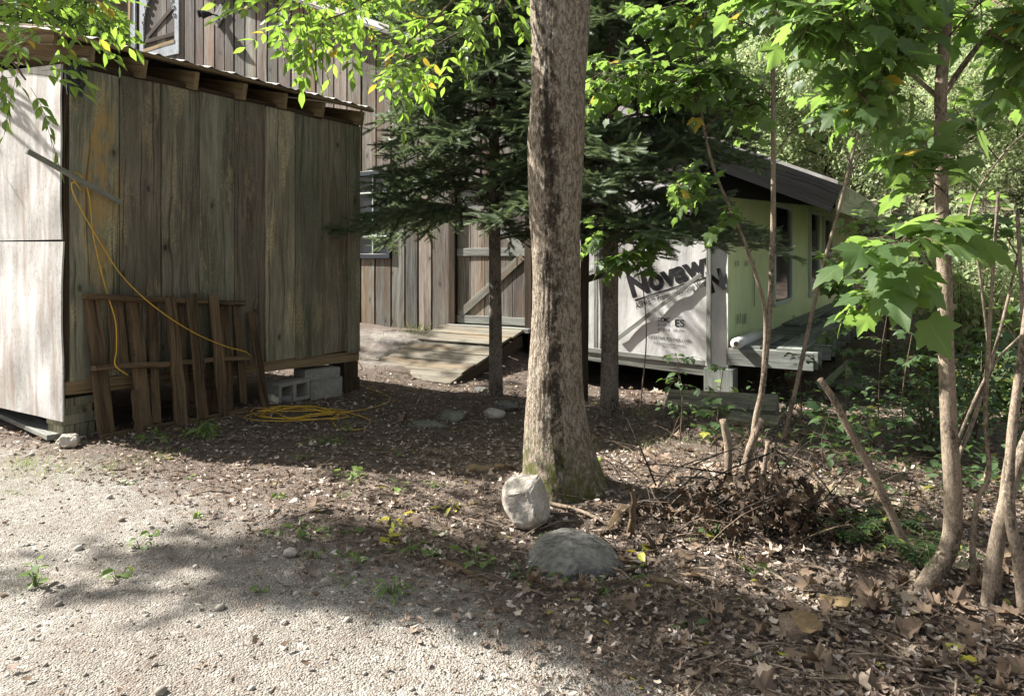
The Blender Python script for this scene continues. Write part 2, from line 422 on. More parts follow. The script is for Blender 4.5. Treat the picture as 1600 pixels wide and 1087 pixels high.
def wrapmat(name, c1, c2, transl=0):
    t = NT(name); ob = t.n('TexCoord').outputs['Object']
    n1 = t.noise(ob, 1.2, 6, .6); n2 = t.noise(t.vmul(ob, (1, 1, .35)), 9, 4, .6)
    c = t.mix(t.ramp(n1, [(.35, 0), (.65, 1)]), c2, c1)
    c = t.mix(t.math('MULTIPLY', t.ramp(n2, [(.52, 0), (.75, 1)]), .35), c, tuple(x * .6 for x in c2[:3]) + (1,))
    return t.finish(c, .42, t.bump(t.math('ADD', n1, t.math('MULTIPLY', n2, .4)), .5, .03), .45)
M['wrap_white'] = wrapmat('white_wrap', (.70,.69,.67,1), (.55,.53,.50,1))
M['wrap_green'] = wrapmat('green_wrap', (.70,.82,.47,1), (.58,.70,.38,1))

# ground: gravel and soil, split by a painted-on-the-land attribute (how much litter lies there)
t = NT('ground'); ob = t.n('TexCoord').outputs['Object']
at_ = t.n('Attribute', attribute_name='litter').outputs['Fac']
v1 = t.n('TexVoronoi'); t.l(ob, v1.inputs['Vector']); v1.inputs['Scale'].default_value = 135
v2 = t.n('TexVoronoi'); t.l(ob, v2.inputs['Vector']); v2.inputs['Scale'].default_value = 48
sv = t.n('SeparateColor'); t.l(v1.outputs['Color'], sv.inputs[0])
s2 = t.n('SeparateColor'); t.l(v2.outputs['Color'], s2.inputs[0])
big = t.noise(ob, 1.1, 5, .6); mid = t.noise(ob, 9, 5, .65); fn = t.noise(ob, 60, 4, .7)
gc = t.mix(sv.outputs[0], (.205,.188,.162,1), (.395,.37,.33,1))
gc = t.mix(t.math('MULTIPLY', t.ramp(s2.outputs[1], [(.8, 0), (.82, 1)]), .8), gc, t.mix(s2.outputs[2], (.24,.22,.20,1), (.55,.52,.47,1)))
gc = t.mix(t.ramp(v1.outputs['Distance'], [(.4, 0), (.85, .35)]), gc, (.16,.14,.115,1))
gc = t.mix(t.math('MULTIPLY', t.ramp(t.noise(ob, 240, 4, .7), [(.42, 1), (.55, 0)]), .35), gc, (.13,.115,.095,1))
gc = t.mix(t.math('MULTIPLY', t.ramp(mid, [(.46, 0), (.66, 1)]), .6), gc, (.20,.165,.135,1))
gc = t.mix(t.math('MULTIPLY', t.ramp(big, [(.45, 0), (.62, 1)]), .5), gc, t.mix(1, gc, (.62,.56,.52,1), 'MULTIPLY'))
so = t.mix(t.ramp(fn, [(.35, 0), (.65, 1)]), (.045,.034,.027,1), (.165,.128,.103,1))
so = t.mix(t.ramp(mid, [(.4, 0), (.65, .7)]), so, (.21,.168,.138,1))
so = t.mix(t.math('MULTIPLY', t.ramp(big, [(.55, 0), (.75, 1)]), .4), so, (.055,.062,.025,1))
lm = t.ramp(t.math('ADD', at_, t.math('ADD', t.math('MULTIPLY', t.math('SUBTRACT', mid, .5), .9), t.math('MULTIPLY', t.math('SUBTRACT', big, .5), .8))), [(.34, 0), (.66, 1)])
col = t.mix(lm, gc, so)
hh = t.math('ADD', t.math('MULTIPLY', t.math('SUBTRACT', 1, v1.outputs['Distance']), .5), t.math('ADD', t.math('MULTIPLY', fn, .5), t.math('MULTIPLY', mid, .8)))
M['ground'] = t.finish(col, .95, t.bump(hh, .9, .015), .15)

def bark(name, c1, c2, moss=None, lichen=None, scale=1.0, str_=.8, seam=False):
    t = NT(name); ob = t.n('TexCoord').outputs['Object']
    a = t.noise(t.vmul(ob, (66*scale, 66*scale, 27*scale)), 1, 6, .72, .8); b_ = t.noise(ob, 3*scale, 5, .6); d = t.noise(t.vmul(ob, (1, 1, .45)), 4.2*scale, 6, .7)
    c = t.mix(t.ramp(a, [(.43, 0), (.57, 1)]), c2, c1)
    if seam:
        q = t.n('SeparateXYZ'); t.l(ob, q.inputs[0])
        wob = t.math('MULTIPLY', t.math('SUBTRACT', t.noise(ob, 4.0, 4, .6), .5), .10)
        xc = t.math('ADD', t.math('ADD', q.outputs[0], wob), t.math('ADD', .055, t.math('MULTIPLY', t.math('MAXIMUM', t.math('SUBTRACT', q.outputs[2], 1.3), 0), .04)))
        ax = t.math('ABSOLUTE', xc); front = t.math('LESS_THAN', q.outputs[1], .04)
        hi = t.ramp(t.math('MULTIPLY', q.outputs[2], .3), [(.40, 0), (.52, 1)])
        side = t.math('MULTIPLY', t.ramp(t.math('MULTIPLY', ax, 5), [(.15, 1), (.6, 0)]), front)
        d = t.math('ADD', d, t.math('MULTIPLY', t.math('SUBTRACT', side, .75), .18))
        c = t.mix(t.math('MULTIPLY', t.math('MULTIPLY', t.ramp(t.math('MULTIPLY', ax, 10), [(.06, 1), (.16, 0)]), front), hi), c, (.02, .015, .012, 1))
    e = t.noise(t.vmul(ob, (1, 1, .6)), 38*scale, 5, .75)
    c = t.mix(t.math('MULTIPLY', t.math('MULTIPLY', t.ramp(d, [(.47, 0), (.58, 1)]), t.ramp(e, [(.42, 0), (.54, 1)])), .92), c, tuple(x*.17 for x in c1[:3]) + (1,))
    if seam:
        pf = t.noise(t.vmul(ob, (1, 1, .7)), 15.0, 7, .74)
        c = t.mix(t.math('MULTIPLY', t.ramp(t.math('ADD', pf, t.math('MULTIPLY', t.math('SUBTRACT', side, .98), .34)), [(.49, 0), (.545, 1)]), .88), c, (.034, .025, .018, 1))
    if lichen: c = t.mix(t.math('MULTIPLY', t.ramp(t.noise(ob, 15*scale, 6, .75), [(.58, 0), (.66, 1)]), .75), c, lichen)
    if moss:
        sp = t.n('SeparateXYZ'); t.l(ob, sp.inputs[0])
        low = t.ramp(t.math('ADD', sp.outputs[2], t.math('MULTIPLY', t.math('SUBTRACT', b_, .5), .5)), [(.08, 1), (.38, 0)])
        c = t.mix(t.math('MULTIPLY', low, t.ramp(t.noise(ob, 22, 4), [(.4, 0), (.6, .9)])), c, moss)
    return t.finish(c, .9, t.bump(t.math('ADD', a, t.math('MULTIPLY', d, .3)), str_, .035), .15)
M['bark'] = bark('ash_bark', (.42,.35,.27,1), (.150,.118,.088,1), moss=(.11,.12,.03,1), lichen=(.42,.42,.36,1), seam=True)
M['fir_bark'] = bark('fir_bark', (.34,.285,.23,1), (.15,.12,.095,1), scale=1.6, lichen=(.33,.32,.28,1))
M['maple_bark'] = bark('maple_bark', (.33,.265,.20,1), (.185,.145,.105,1), scale=2.2, str_=.35)
M['twig'] = bark('twig_bark', (.22,.165,.12,1), (.10,.075,.055,1), scale=2.5, str_=.4)
M['far_bark'] = bark('forest_bark', (.10,.085,.07,1), (.05,.042,.035,1), scale=.6)
M['dead_stick'] = bark('dead_stick', (.38,.30,.22,1), (.20,.15,.11,1), scale=2.5, str_=.5)
M['cut_wood'] = wood('cut_wood', (.42,.29,.16,1), (.24,.15,.08,1), vary=.2, knots=.2)

M['ash_leaf'] = leaf_mat('ash_leaves', (.075,.130,.026,1), (.120,.185,.038,1), (.28,.45,.06,1), .5, (.50,.38,.05,1), .03)
M['maple_leaf'] = leaf_mat('maple_leaves', (.055,.100,.040,1), (.105,.155,.062,1), (.26,.41,.08,1), .46, (.42,.32,.05,1), .012)
M['fir_needle'] = leaf_mat('fir_needles', (.070,.108,.060,1), (.175,.220,.130,1), (.18,.24,.10,1), .28, None, 0, False, .5)
M['forest_leaf'] = leaf_mat('forest_leaves', (.13,.18,.085,1), (.285,.325,.175,1), (.40,.49,.23,1), .5, (.46,.42,.24,1), .07, False)
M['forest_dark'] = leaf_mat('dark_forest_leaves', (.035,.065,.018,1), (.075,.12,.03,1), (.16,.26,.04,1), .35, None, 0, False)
M['shrub_leaf'] = leaf_mat('shrub_leaves', (.045,.085,.035,1), (.085,.135,.055,1), (.14,.24,.05,1), .35, (.30,.30,.06,1), .04)
M['weed_leaf'] = leaf_mat('weed_leaves', (.12,.19,.055,1), (.20,.28,.10,1), (.28,.42,.08,1), .35)
M['yellow_leaf'] = leaf_mat('yellow_leaves', (.48,.40,.05,1), (.40,.44,.08,1), (.6,.5,.05,1), .3)
M['dead_leaf'] = leaf_mat('dead_leaves', (.085,.058,.042,1), (.36,.275,.215,1), (.34,.25,.18,1), .15, (.60,.51,.43,1), .20, True, .7)
M['dark_dead_leaf'] = leaf_mat('brown_dead_leaves', (.042,.027,.019,1), (.15,.100,.072,1), (.10,.05,.02,1), .1, (.2,.13,.08,1), .1, True, .7)
M['dead_maple'] = leaf_mat('dead_maple_leaves', (.11,.072,.048,1), (.30,.215,.150,1), (.3,.2,.12,1), .12, (.44,.35,.26,1), .10, True, .7)
M['withered'] = leaf_mat('withered_leaves', (.040,.026,.018,1), (.12,.078,.050,1), (.08,.04,.02,1), .1, (.16,.11,.07,1), .08, True, .7)
M['grass'] = leaf_mat('grass_blades', (.14,.20,.07,1), (.25,.31,.13,1), (.3,.4,.1,1), .3, (.4,.36,.2,1), .15, False)
t = NT('pebble'); isl = t.n('NewGeometry').outputs['Random Per Island']
M['pebble'] = t.finish(t.ramp(isl, [(0, (.20,.175,.145,1)), (.4, (.34,.305,.26,1)), (.75, (.44,.40,.345,1)), (1, (.60,.57,.51,1))]), .85, None, .25)

# ------------------------------------------------------------------ ground
def axis(lo, hi, dlo, dhi, step, grow=1.16):
    a = list(np.arange(dlo, dhi, step)); s = step
    while a[-1] < hi: s *= grow; a.append(a[-1] + s)
    s = step
    while a[0] > lo: s *= grow; a.insert(0, a[0] - s)
    return np.array(a)
def litter(x, y):
    """1 where fallen leaves cover the earth, 0 on bare gravel"""
    x = np.asarray(x, float); y = np.asarray(y, float)
    # gravel drive: in front of a line from the plank by the shed to the lower right
    d1 = y - np.interp(x, [-9, -4, -3, -1.78, -.66, -.26, .115, .49, 1.5, 4], [6.0, 5.35, 5.0, 4.3, 3.3, 3.1, 2.78, 2.3, 1.25, -1])
    a = 1 / (1 + np.exp(-d1 * 4.5)) + .24 * np.exp(-((d1 + .3) / .55) ** 2)
    d2 = ((x + 1.7) / 1.1) ** 2 + ((y - 10.2) / 1.3) ** 2     # gravel before the barn
    b = np.exp(-d2)
    return np.clip(a * (1 - .68 * b), 0, 1)
xs = axis(-90, 90, -4.5, 4.5, .05); ys = axis(-20, 110, 1.6, 9.5, .05)
X, Y = np.meshgrid(xs, ys); Z = gz(X, Y)
lit = litter(X, Y)
bumps = np.array([[mnoise.noise((x * 1.3, y * 1.3, 0)) * .03 + mnoise.noise((x * 5, y * 5, 3)) * .012 + mnoise.noise((x * 14, y * 14, 7)) * .006 for x in xs] for y in ys])
Z = Z + bumps * (.35 + .75 * lit) * np.exp(-np.clip(np.hypot(X, Y) - 15, 0, 99) / 10)
nx, ny = len(xs), len(ys)
verts = np.stack([X, Y, Z], -1).reshape(-1, 3)
ii = np.arange(nx * ny).reshape(ny, nx)
faces = np.stack([ii[:-1, :-1], ii[:-1, 1:], ii[1:, 1:], ii[1:, :-1]], -1).reshape(-1, 4)
go = new_mesh_obj('ground', verts, faces.tolist(), M['ground'], None, None, True)
at2 = go.data.attributes.new('litter', 'FLOAT', 'POINT'); at2.data.foreach_set('value', lit.reshape(-1).astype(np.float32))
tag(go, 'gravel drive running into leaf strewn forest floor', None, kind='structure')
_bz = (xs, ys, Z)
def gsurf(x, y):
    x = np.atleast_1d(np.asarray(x, float)); y = np.atleast_1d(np.asarray(y, float))
    i = np.clip(np.searchsorted(xs, x) - 1, 0, nx - 2); j = np.clip(np.searchsorted(ys, y) - 1, 0, ny - 2)
    fx = (x - xs[i]) / (xs[i+1] - xs[i]); fy = (y - ys[j]) / (ys[j+1] - ys[j])
    return Z[j, i]*(1-fx)*(1-fy) + Z[j, i+1]*fx*(1-fy) + Z[j+1, i]*(1-fx)*fy + Z[j+1, i+1]*fx*fy
def gs(x, y): return float(gsurf(x, y)[0])
def gps(px, py, dz=0):
    p = gp(px, py); p.z = gs(p.x, p.y) + dz; return p

# ------------------------------------------------------------------ the shed
S0 = Vector((-3.05, 5.10, 0)); SRZ = math.atan2(U.y, U.x)
shed = thing('shed', 'weathered grey plank shed with low metal roof and plywood end, raised on blocks', 'shed', S0, SRZ)
def on_line(o, d, px):
    k = (px - CX) / F
    return (k * o.y - o.x) / (d.x - k * d.y)
def sl(px, py=None, off=0):
    """shed front: local x (and z) for a photograph position; off = metres in front of the planks"""
    o = S0 + W * off; x = on_line(o, U, px); yy = o.y + U.y * x
    return (x, None if py is None else H - (py - HY) / F * yy)
SW = sl(563)[0]
joints = [118, 187, 252, 312, 367, 415, 461, 504, 543, 563]
jx = [sl(p)[0] for p in joints]; jx[0] = 0.0
mb = MB()
for i in range(len(jx) - 1):
    x0, x1 = jx[i] + .0035, jx[i+1] - .0035; xc = (x0 + x1) / 2
    zb = .435 - .13 * xc / SW + rnd.uniform(-.012, .012); zt = 2.605 + rnd.uniform(-.01, .01)
    yo = rnd.uniform(-.008, .008)
    mb.board((xc, .0125 + yo, zb), (xc, .0125 + yo, zt), x1 - x0, .025, (0, -1, 0), segs=8, warp=.0008, rag=.004, twist=rnd.uniform(-.02, .02))
mb.build('plank_wall', M['shed'], shed)
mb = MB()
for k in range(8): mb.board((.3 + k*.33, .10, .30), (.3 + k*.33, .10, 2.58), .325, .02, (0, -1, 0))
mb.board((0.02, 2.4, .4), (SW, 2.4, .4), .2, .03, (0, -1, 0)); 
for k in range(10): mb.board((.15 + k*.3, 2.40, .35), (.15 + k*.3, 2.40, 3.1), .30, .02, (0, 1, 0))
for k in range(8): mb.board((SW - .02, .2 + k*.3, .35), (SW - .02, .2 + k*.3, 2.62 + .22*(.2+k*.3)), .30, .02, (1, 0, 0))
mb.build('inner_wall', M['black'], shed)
RS = .20    # roof rise per metre inwards
for (z0, z1) in ((.155, 1.385), (1.40, 2.60)):
    n = 36
    y0, y1 = (-.005, 2.435) if z0 < 1 else (.015, 2.40)
    bow = .02 if z0 < 1 else .035
    vs = [] ; us = []
    V0 = []; Fc = []; UVs = []
    for i in range(n + 1):
        for j in range(n + 1):
            yy = y0 + (y1 - y0) * i / n; zz = z0 + (z1 - z0) * j / n + (.02 * i / n if z0 < 1 else 0)
            if z0 > 1 and j == n: zz += RS * .35 * yy
            V0.append((-.035 - bow * math.sin(math.pi * j / n) * (.4 + .6*mnoise.noise((yy*1.2, zz*1.5, z0))) - .012 * mnoise.noise((yy*3, zz*3, 4)) , yy, zz))
    m_ = n + 1
    for i in range(n):
        for j in range(n):
            Fc.append((i*m_ + j, i*m_ + j + 1, (i+1)*m_ + j + 1, (i+1)*m_ + j))
            for a, b in ((i, j), (i, j+1), (i+1, j+1), (i+1, j)): UVs.append((V0[a*m_+b][2], V0[a*m_+b][1]))
    po = new_mesh_obj('plywood_panel', V0, Fc, M['ply'], shed, UVs, False)
    sm = po.modifiers.new('thickness', 'SOLIDIFY'); sm.thickness = .012; sm.offset = 1
mb = MB().board((-.012, .035, .42), (-.012, .035, 2.62), .035, .05, (0, -1, 0))
mb.build('corner_post', M['dark_wood'], shed)
MB().board((-.02, .06, .375), (SW, .06, .255), .10, .09, (0, -1, 0), segs=6).build('sill_beam', M['shed_trim'], shed)
mb = MB().board((0, .30, .36), (0, 2.4, .40), .10, .08, (-1, 0, 0)); mb.build('side_beam', M['dark_wood'], shed)
rxs = [sl(p)[0] for p in (133, 215, 296, 372, 436, 495, 556)]
for x in rxs:
    z = 2.690
    MB().board((x, -.085, z - .02), (x, 2.7, z + RS*2.78 - .02), .14, .042, (1, 0, 0), segs=4, rag=.006).build('rafter', M['shed_trim'], shed)
MB().board((.0, .035, 2.63), (SW, .035, 2.625), .05, .03, (0, -1, 0)).build('top_plate', M['dark_wood'], shed)
MB().board((-.10, -.02, 2.775), (-.10, 2.7, 2.775 + RS*2.7), .13, .025, (-1, 0, 0)).build('barge_board', M['shed_trim'], shed)
MB().board((-.12, -.115, 2.772), (SW + .05, -.115, 2.762), .022, .05, (0, -1, 0), segs=10, warp=.002).build('eave_strip', M['shed_trim'], shed)
# corrugated roof sheet
V0 = []; Fc = []; nxr = 150
for i in range(nxr + 1):
    x = -.16 + (SW + .26) * i / nxr
    ph = (x % .23) / .23
    hgt = .020 * max(0, 1 - abs(ph - .5) / .16) + .003 * math.sin(ph * 20)
    for (y, dz) in ((-.15, 0), (.6, 0), (1.5, 0), (2.75, 0)):
        V0.append((x, y, 2.790 + RS * (y + .1) + hgt + .004 * mnoise.noise((x*3, y*2, 0))))
for i in range(nxr):
    for j in range(3): Fc.append((i*4+j, (i+1)*4+j, (i+1)*4+j+1, i*4+j+1))
ro = new_mesh_obj('metal_roof', V0, Fc, M['metal_roof'], shed)
sm = ro.modifiers.new('thickness', 'SOLIDIFY'); sm.thickness = .003
# floor closing the dark space
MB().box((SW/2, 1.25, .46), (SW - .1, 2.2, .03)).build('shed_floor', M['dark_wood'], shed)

def sw(x, y, z): return S0 + U * x - W * y + Vector((0, 0, z))   # shed local -> world

# supports under the shed
def crib(name, label, cx, cy, pieces, mat, group='timber piles holding up the shed'):
    p = sw(cx, cy, 0); p.z = gs(p.x, p.y)
    o = thing(name, label, 'support', p, SRZ, group)
    z = -.03
    for (lx, ly, h) in pieces:
        MB().box((rnd.uniform(-.015, .015), rnd.uniform(-.015, .015), z + h/2), (lx, ly, h - .003)).build('timber', mat, o); z += h
    return o
crib('timber_pile', 'stack of grey wood offcuts under the front corner of the shed by the plywood', .10, .14, [(.22,.20,.14),(.24,.2,.07),(.2,.22,.06),(.25,.2,.06)], M['shed'])
crib('timber_pile', 'dark square timber post under the far right corner of the shed', SW - .12, .12, [(.24,.22,.16),(.2,.22,.2),(.22,.2,.1)], M['dark_wood'])
crib('timber_pile', 'brown timber pile under the shed hidden behind the slatted pallet', 1.25, .22, [(.3,.24,.12),(.26,.24,.12),(.28,.22,.12)], M['shed_trim'])

def cinder(loc, rot, label, lay=0):
    """hollow concrete block lying so its two cores face sideways"""
    bm = bmesh.new(); L, Hh, D = .39, .19, .19
    outer = [(-L/2, -Hh/2), (L/2, -Hh/2), (L/2, Hh/2), (-L/2, Hh/2)]
    def ring(pts, y): return [bm.verts.new((x, y, z)) for x, z in pts]
    def core(c): return [(c - .07, -.062), (c + .07, -.062), (c + .07, .062), (c - .07, .062)]
    cells = []
    for y in (-D/2, D/2):
        o = ring(outer, y); c1 = ring(core(-.092), y); c2 = ring(core(.092), y); cells.append((o, c1, c2))
        a, b, c, d = o; e, f, gg, h = c1; i, j, k, l = c2
        fs = [(a,b,j,i,f,e),(d,h,gg,l,k,c),(a,e,h,d),(b,c,k,j),(f,i,l,gg)]
        for q in fs: bm.faces.new(q if y < 0 else tuple(reversed(q)))
    for s_ in range(3):
        r0, r1 = cells[0][s_], cells[1][s_]
        for n in range(4):
            bm.faces.new((r0[n], r1[n], r1[(n+1) % 4], r0[(n+1) % 4]) if s_ == 0 else (r0[(n+1) % 4], r1[(n+1) % 4], r1[n], r0[n]))
    bmesh.ops.recalc_face_normals(bm, faces=bm.faces)
    bmesh.ops.bevel(bm, geom=bm.edges[:], offset=.005, segments=1, affect='EDGES')
    me = bpy.data.meshes.new('cinder_block'); bm.to_mesh(me); bm.free(); me.materials.append(M['concrete'])
    o = bpy.data.objects.new('cinder_block', me); COL.objects.link(o); o.location = loc; o.rotation_euler = rot
    return tag(o, label, 'concrete block', 'concrete blocks under the shed')
def solid_block(loc, rot, size, label):
    o = MB().box((0, 0, 0), size).build('concrete_brick', M['concrete']); o.location = loc; o.rotation_euler = rot
    return tag(o, label, 'concrete block', 'concrete blocks under the shed')
xb = sl(468)[0]
p = sw(xb - .12, .03, 0); z0 = gs(p.x, p.y)
cinder((p.x, p.y, z0 + .09), (0, 0, SRZ + R(4)), 'hollow concrete block showing two square cores under the shed')
p2 = sw(xb + .33, .06, 0)
solid_block((p2.x, p2.y, gs(p2.x, p2.y) + .09), (0, 0, SRZ + R(-12)), (.36, .2, .19), 'solid grey concrete block right of the hollow one under the shed')
p3 = sw(xb + .29, .07, 0)
solid_block((p3.x, p3.y, gs(p3.x, p3.y) + .238), (0, R(1.5), SRZ + R(-14)), (.38, .22, .10), 'flat concrete slab lying on top of the blocks under the shed')
p4 = sw(xb + .62, .25, 0)
solid_block((p4.x, p4.y, gs(p4.x, p4.y) + .05), (0, 0, SRZ + .3), (.2, .14, .12), 'small concrete piece beside the dark corner timber')

# ------------------------------------------------------------------ slatted pallet leaning on the shed
pal = thing('wood_pallet', 'rotting brown slatted wooden pallet leaning upright against the shed', 'pallet', S0, SRZ)
xl0, xr0 = .115, 1.42
def pal_pt(fx, fz, off=0.0):
    """fx 0..1 along, fz 0..1 up"""
    x = xl0 - .03 * fz + (xr0 - xl0) * fx + .02 * fz * fx
    yb = -.20 + .07 * fx; y = yb + (-.055 - yb) * fz
    return Vector((x, y - off, .02 - .05 * fx + 1.0 * fz * (1 - .08 * fx)))
pn = Vector((0, -1, .15)).normalized()
for fz in (.985, .49, .015):
    MB().board(pal_pt(0 if fz < .1 else -.01, fz), pal_pt(1.0, fz), .036 if fz > .1 else .05, .075, pn, segs=8, warp=.004, rag=.008).build('rail', M['pallet'], pal)
slats = [(.04,.055,.02,.97,.120,0),(.165,.175,.5,.98,.125,0),(.265,.285,.03,.98,.115,0),(.385,.36,.04,.98,.07,0),(.455,.475,.02,1.02,.100,1),(.50,.50,.02,.97,.08,0),(.595,.62,.02,1.04,.100,1),(.66,.655,.1,.98,.085,0),
         (.745,.775,.02,1.05,.095,1),(.80,.81,.06,.98,.07,0),(.88,.865,.05,.98,.095,0),(.965,.985,.1,.98,.075,0),(.185,.20,.0,.30,.065,1),(.56,.555,.05,.95,.07,0),(.80,.82,.3,.5,.08,0)]
for (f0, f1, z0, z1, w, fr) in slats:
    off = .048 if fr else -.045
    b_, t_ = pal_pt(f1 - .012, z0, off), pal_pt(f0 + .004, z1, off)
    MB().board(b_, t_, w, .017, pn, segs=7, warp=.003, rag=.015 if z1 > .9 else .03, tw=(1, .92), twist=rnd.uniform(-.2, .2)).build('slat', M['pallet'], pal)
a = sw(1.56, -.16, 0); a.z = gs(a.x, a.y) - .01; b = sw(1.50, -.04, .80)
o = MB().board(a, b, .075, .02, W + Vector((0,0,.15)), segs=6, warp=.003, rag=.01).build('old_board', M['pallet']); tag(o, 'single brown board standing at the right end of the slatted pallet', 'board')

# stick, cords, net, plank, stone by the shed
def stick_obj(name, pts, r0, r1, mat, label, cat='stick', group=None, n=7, wob=.1):
    pts = catmull(pts, 5); o = MB().tube(pts, lerp_list([r0, r1], len(pts)), n, wob).build(name, mat, None, True)
    return tag(o, label, cat, group)
def sp(px, py, off):
    x, z = sl(px, py, off); return sw(x, -off, z)
e0, e1 = at(42, 236, 4.72), sp(188, 316, .03)
o = MB().board(e0, e1, .034, .022, W, segs=6, warp=.001).build('wooden_stake', M['grey_wood']); tag(o, 'grey square wooden stick propped diagonally across the shed corner', 'stick')
c1 = [sp(128, 300, .06), sp(118, 285, .08), sp(112, 275, .07), sp(120, 270, .05), sp(130, 281, .055), sp(140, 310, .04), sp(146, 370, .03), sp(165, 450, .05), sp(180, 500, .09), sp(182, 545, .15), sp(180, 570, .20), sp(200, 586, .20)]
c2 = [sp(112, 288, .07), sp(118, 310, .06), sp(150, 368, .03), sp(190, 430, .04), sp(240, 478, .12), sp(300, 518, .17), sp(350, 540, .19), sp(382, 549, .20), sp(392, 556, .18)]
pts = list(reversed(catmull(c1, 6))) + catmull([c1[1], c2[0]] + c2[1:], 6)
o = MB().tube(pts, .0043, 7).build('extension_cord', M['cord'], None, True); tag(o, 'yellow cord hanging from the stick on the shed and draped over the pallet', 'cord')
pts = []
cc = gps(468, 648)
a0 = 0
for k in range(84):
    an = k * .42; rr = .22 + .07 * math.sin(k * .37) + .05 * math.sin(k * 1.3)
    ax = cc.x + math.cos(an) * rr * 1.35 + .05*math.sin(k*.21); ay = cc.y + math.sin(an) * rr * .85 + .04*math.cos(k*.17)
    pts.append(Vector((ax, ay, gs(ax, ay) + .012 + .03 * (k % 17) / 17)))
tail = [gps(520, 645, .02), gps(560, 652, .012), gps(578, 660, .012), gps(565, 670, .012), gps(530, 667, .012), gps(520, 655, .012), gps(540, 648, .012), gps(580, 640, .012), gps(609, 628, .012), gps(600, 617, .012), gps(572, 608, .012), gps(558, 598, .02), gps(553, 585, .03), sw(SW + .02, -.01, .12), sw(SW - .05, .1, .3)]
pts += catmull([pts[-1]] + tail, 6)
o = MB().tube(pts, .0043, 6).build('extension_cord', M['cord'], None, True); tag(o, 'yellow cord lying coiled on the ground by the shed', 'cord')
# net bag hanging on the first rafter
mb = MB(); c0 = sp(120, 92, .10)
for k in range(80):
    an = rnd.uniform(0, 2*math.pi); r = rnd.uniform(.01, .045)
    q = [c0 + Vector((rnd.uniform(-.01, .01), rnd.uniform(-.01, .01), .02))]
    L = rnd.uniform(.14, .26)
    for i in range(1, 7):
        u = i / 6; rr = r * math.sin(min(1, u*1.1) * math.pi * .75) * 1.5
        q.append(c0 + Vector((math.cos(an + u*2) * rr - .01*u, math.sin(an + u*2) * rr, -L * u)))
    mb.tube(q, rnd.uniform(.0015, .005), 4)
o = mb.build('net_bag', M['net']); tag(o, 'dark tangled net bundle hanging at the shed roof corner', 'net')
a = gps(-60, 620, .05); b = gps(92, 690, .035); 
o = MB().board(a, b, .15, .035, (0.1, -.1, 1), segs=6, warp=.002, rag=.006).build('loose_plank', M['grey_wood']); tag(o, 'long grey plank lying on the ground below the plywood', 'plank')

def rock(name, loc, size, mat, label, cat='stone', seed=0, rz=0, group=None, rough=.18, sub=5, facet=.66, tilt=0):
    bm = bmesh.new(); bmesh.ops.create_icosphere(bm, subdivisions=sub, radius=1)
    for v in bm.verts:
        p = v.co.copy(); q = p * 1.1 + Vector((seed * 3.7, seed * 1.3, 0))
        d = 1 + rough * mnoise.noise(q) * 1.6 + rough * .5 * mnoise.noise(q * 2.3) + rough * .25 * mnoise.noise(q * 5.5) + rough * .14 * mnoise.noise(q * 13) + rough * .09 * mnoise.noise(q * 27)
        # faceting: clip by a few random planes
        p = p * d
        rr = random.Random(seed)
        for _ in range(9):
            nn = Vector((rr.gauss(0, 1), rr.gauss(0, 1), rr.gauss(0, 1))).normalized(); lim = rr.uniform(facet, 1.0)
            e = p.dot(nn) - lim
            if e > 0: p -= nn * e * .95
        v.co = Vector((p.x * size[0], p.y * size[1], p.z * size[2]))
    me = bpy.data.meshes.new(name); bm.to_mesh(me); bm.free(); me.materials.append(mat)
    me.polygons.foreach_set('use_smooth', [True] * len(me.polygons))
    o = bpy.data.objects.new(name, me); COL.objects.link(o); o.location = loc; o.rotation_euler = (tilt, 0, rz)
    return tag(o, label, cat, group)
rock('stone', gps(108, 700, .04), (.072, .065, .052), M['rock_light'], 'small pale round stone at the end of the grey plank', seed=3)
def hull_rock(name, loc, outline, depth, mat, label, cat='stone', rz=0):
    bm = bmesh.new()
    for (y, k) in ((-depth, .62), (-depth*.45, .95), (depth*.3, 1.0), (depth, .7)):
        for (x, z) in outline: bm.verts.new((x * k, y + .1 * z, z * k))
    r = bmesh.ops.convex_hull(bm, input=bm.verts[:])
    bmesh.ops.delete(bm, geom=list({e for e in r['geom_interior'] + r['geom_unused'] if isinstance(e, bmesh.types.BMVert)}), context='VERTS')
    bmesh.ops.bevel(bm, geom=bm.edges[:], offset=.006, segments=2, affect='EDGES')
    bmesh.ops.triangulate(bm, faces=bm.faces[:])
    for _ in range(3): bmesh.ops.subdivide_edges(bm, edges=[e for e in bm.edges if e.calc_length() > .014], cuts=1, use_grid_fill=True)
    bmesh.ops.smooth_vert(bm, verts=bm.verts[:], factor=.5, use_axis_x=True, use_axis_y=True, use_axis_z=True)
    bm.normal_update()
    for v in bm.verts: v.co += v.normal * (.007 * mnoise.noise(v.co * 14) + .004 * mnoise.noise(v.co * 45))
    me = bpy.data.meshes.new(name); bm.to_mesh(me); bm.free(); me.materials.append(mat); me.polygons.foreach_set('use_smooth', [True] * len(me.polygons))
    o = bpy.data.objects.new(name, me); COL.objects.link(o); o.location = loc; o.rotation_euler = (0, 0, rz); return tag(o, label, cat)
hull_rock('stone', gps(823, 812, .100), [(-.118,.065),(-.115,-.015),(-.045,-.115),(.065,-.122),(.118,-.075),(.105,.01),(.055,.118),(.01,.122),(-.085,.112)], .115, M['rock_light'], 'large pale angular stone resting against the foot of the big tree', rz=-.25)
hull_rock('boulder', gps(903, 874, -.006), [(-.235,-.10),(-.232,.0),(-.16,.062),(-.05,.098),(.06,.094),(.15,.05),(.215,-.02),(.22,-.10)], .20, M['rock_grey'], 'rounded dark grey boulder half buried in leaves below the pale stone', 'boulder', rz=.2)
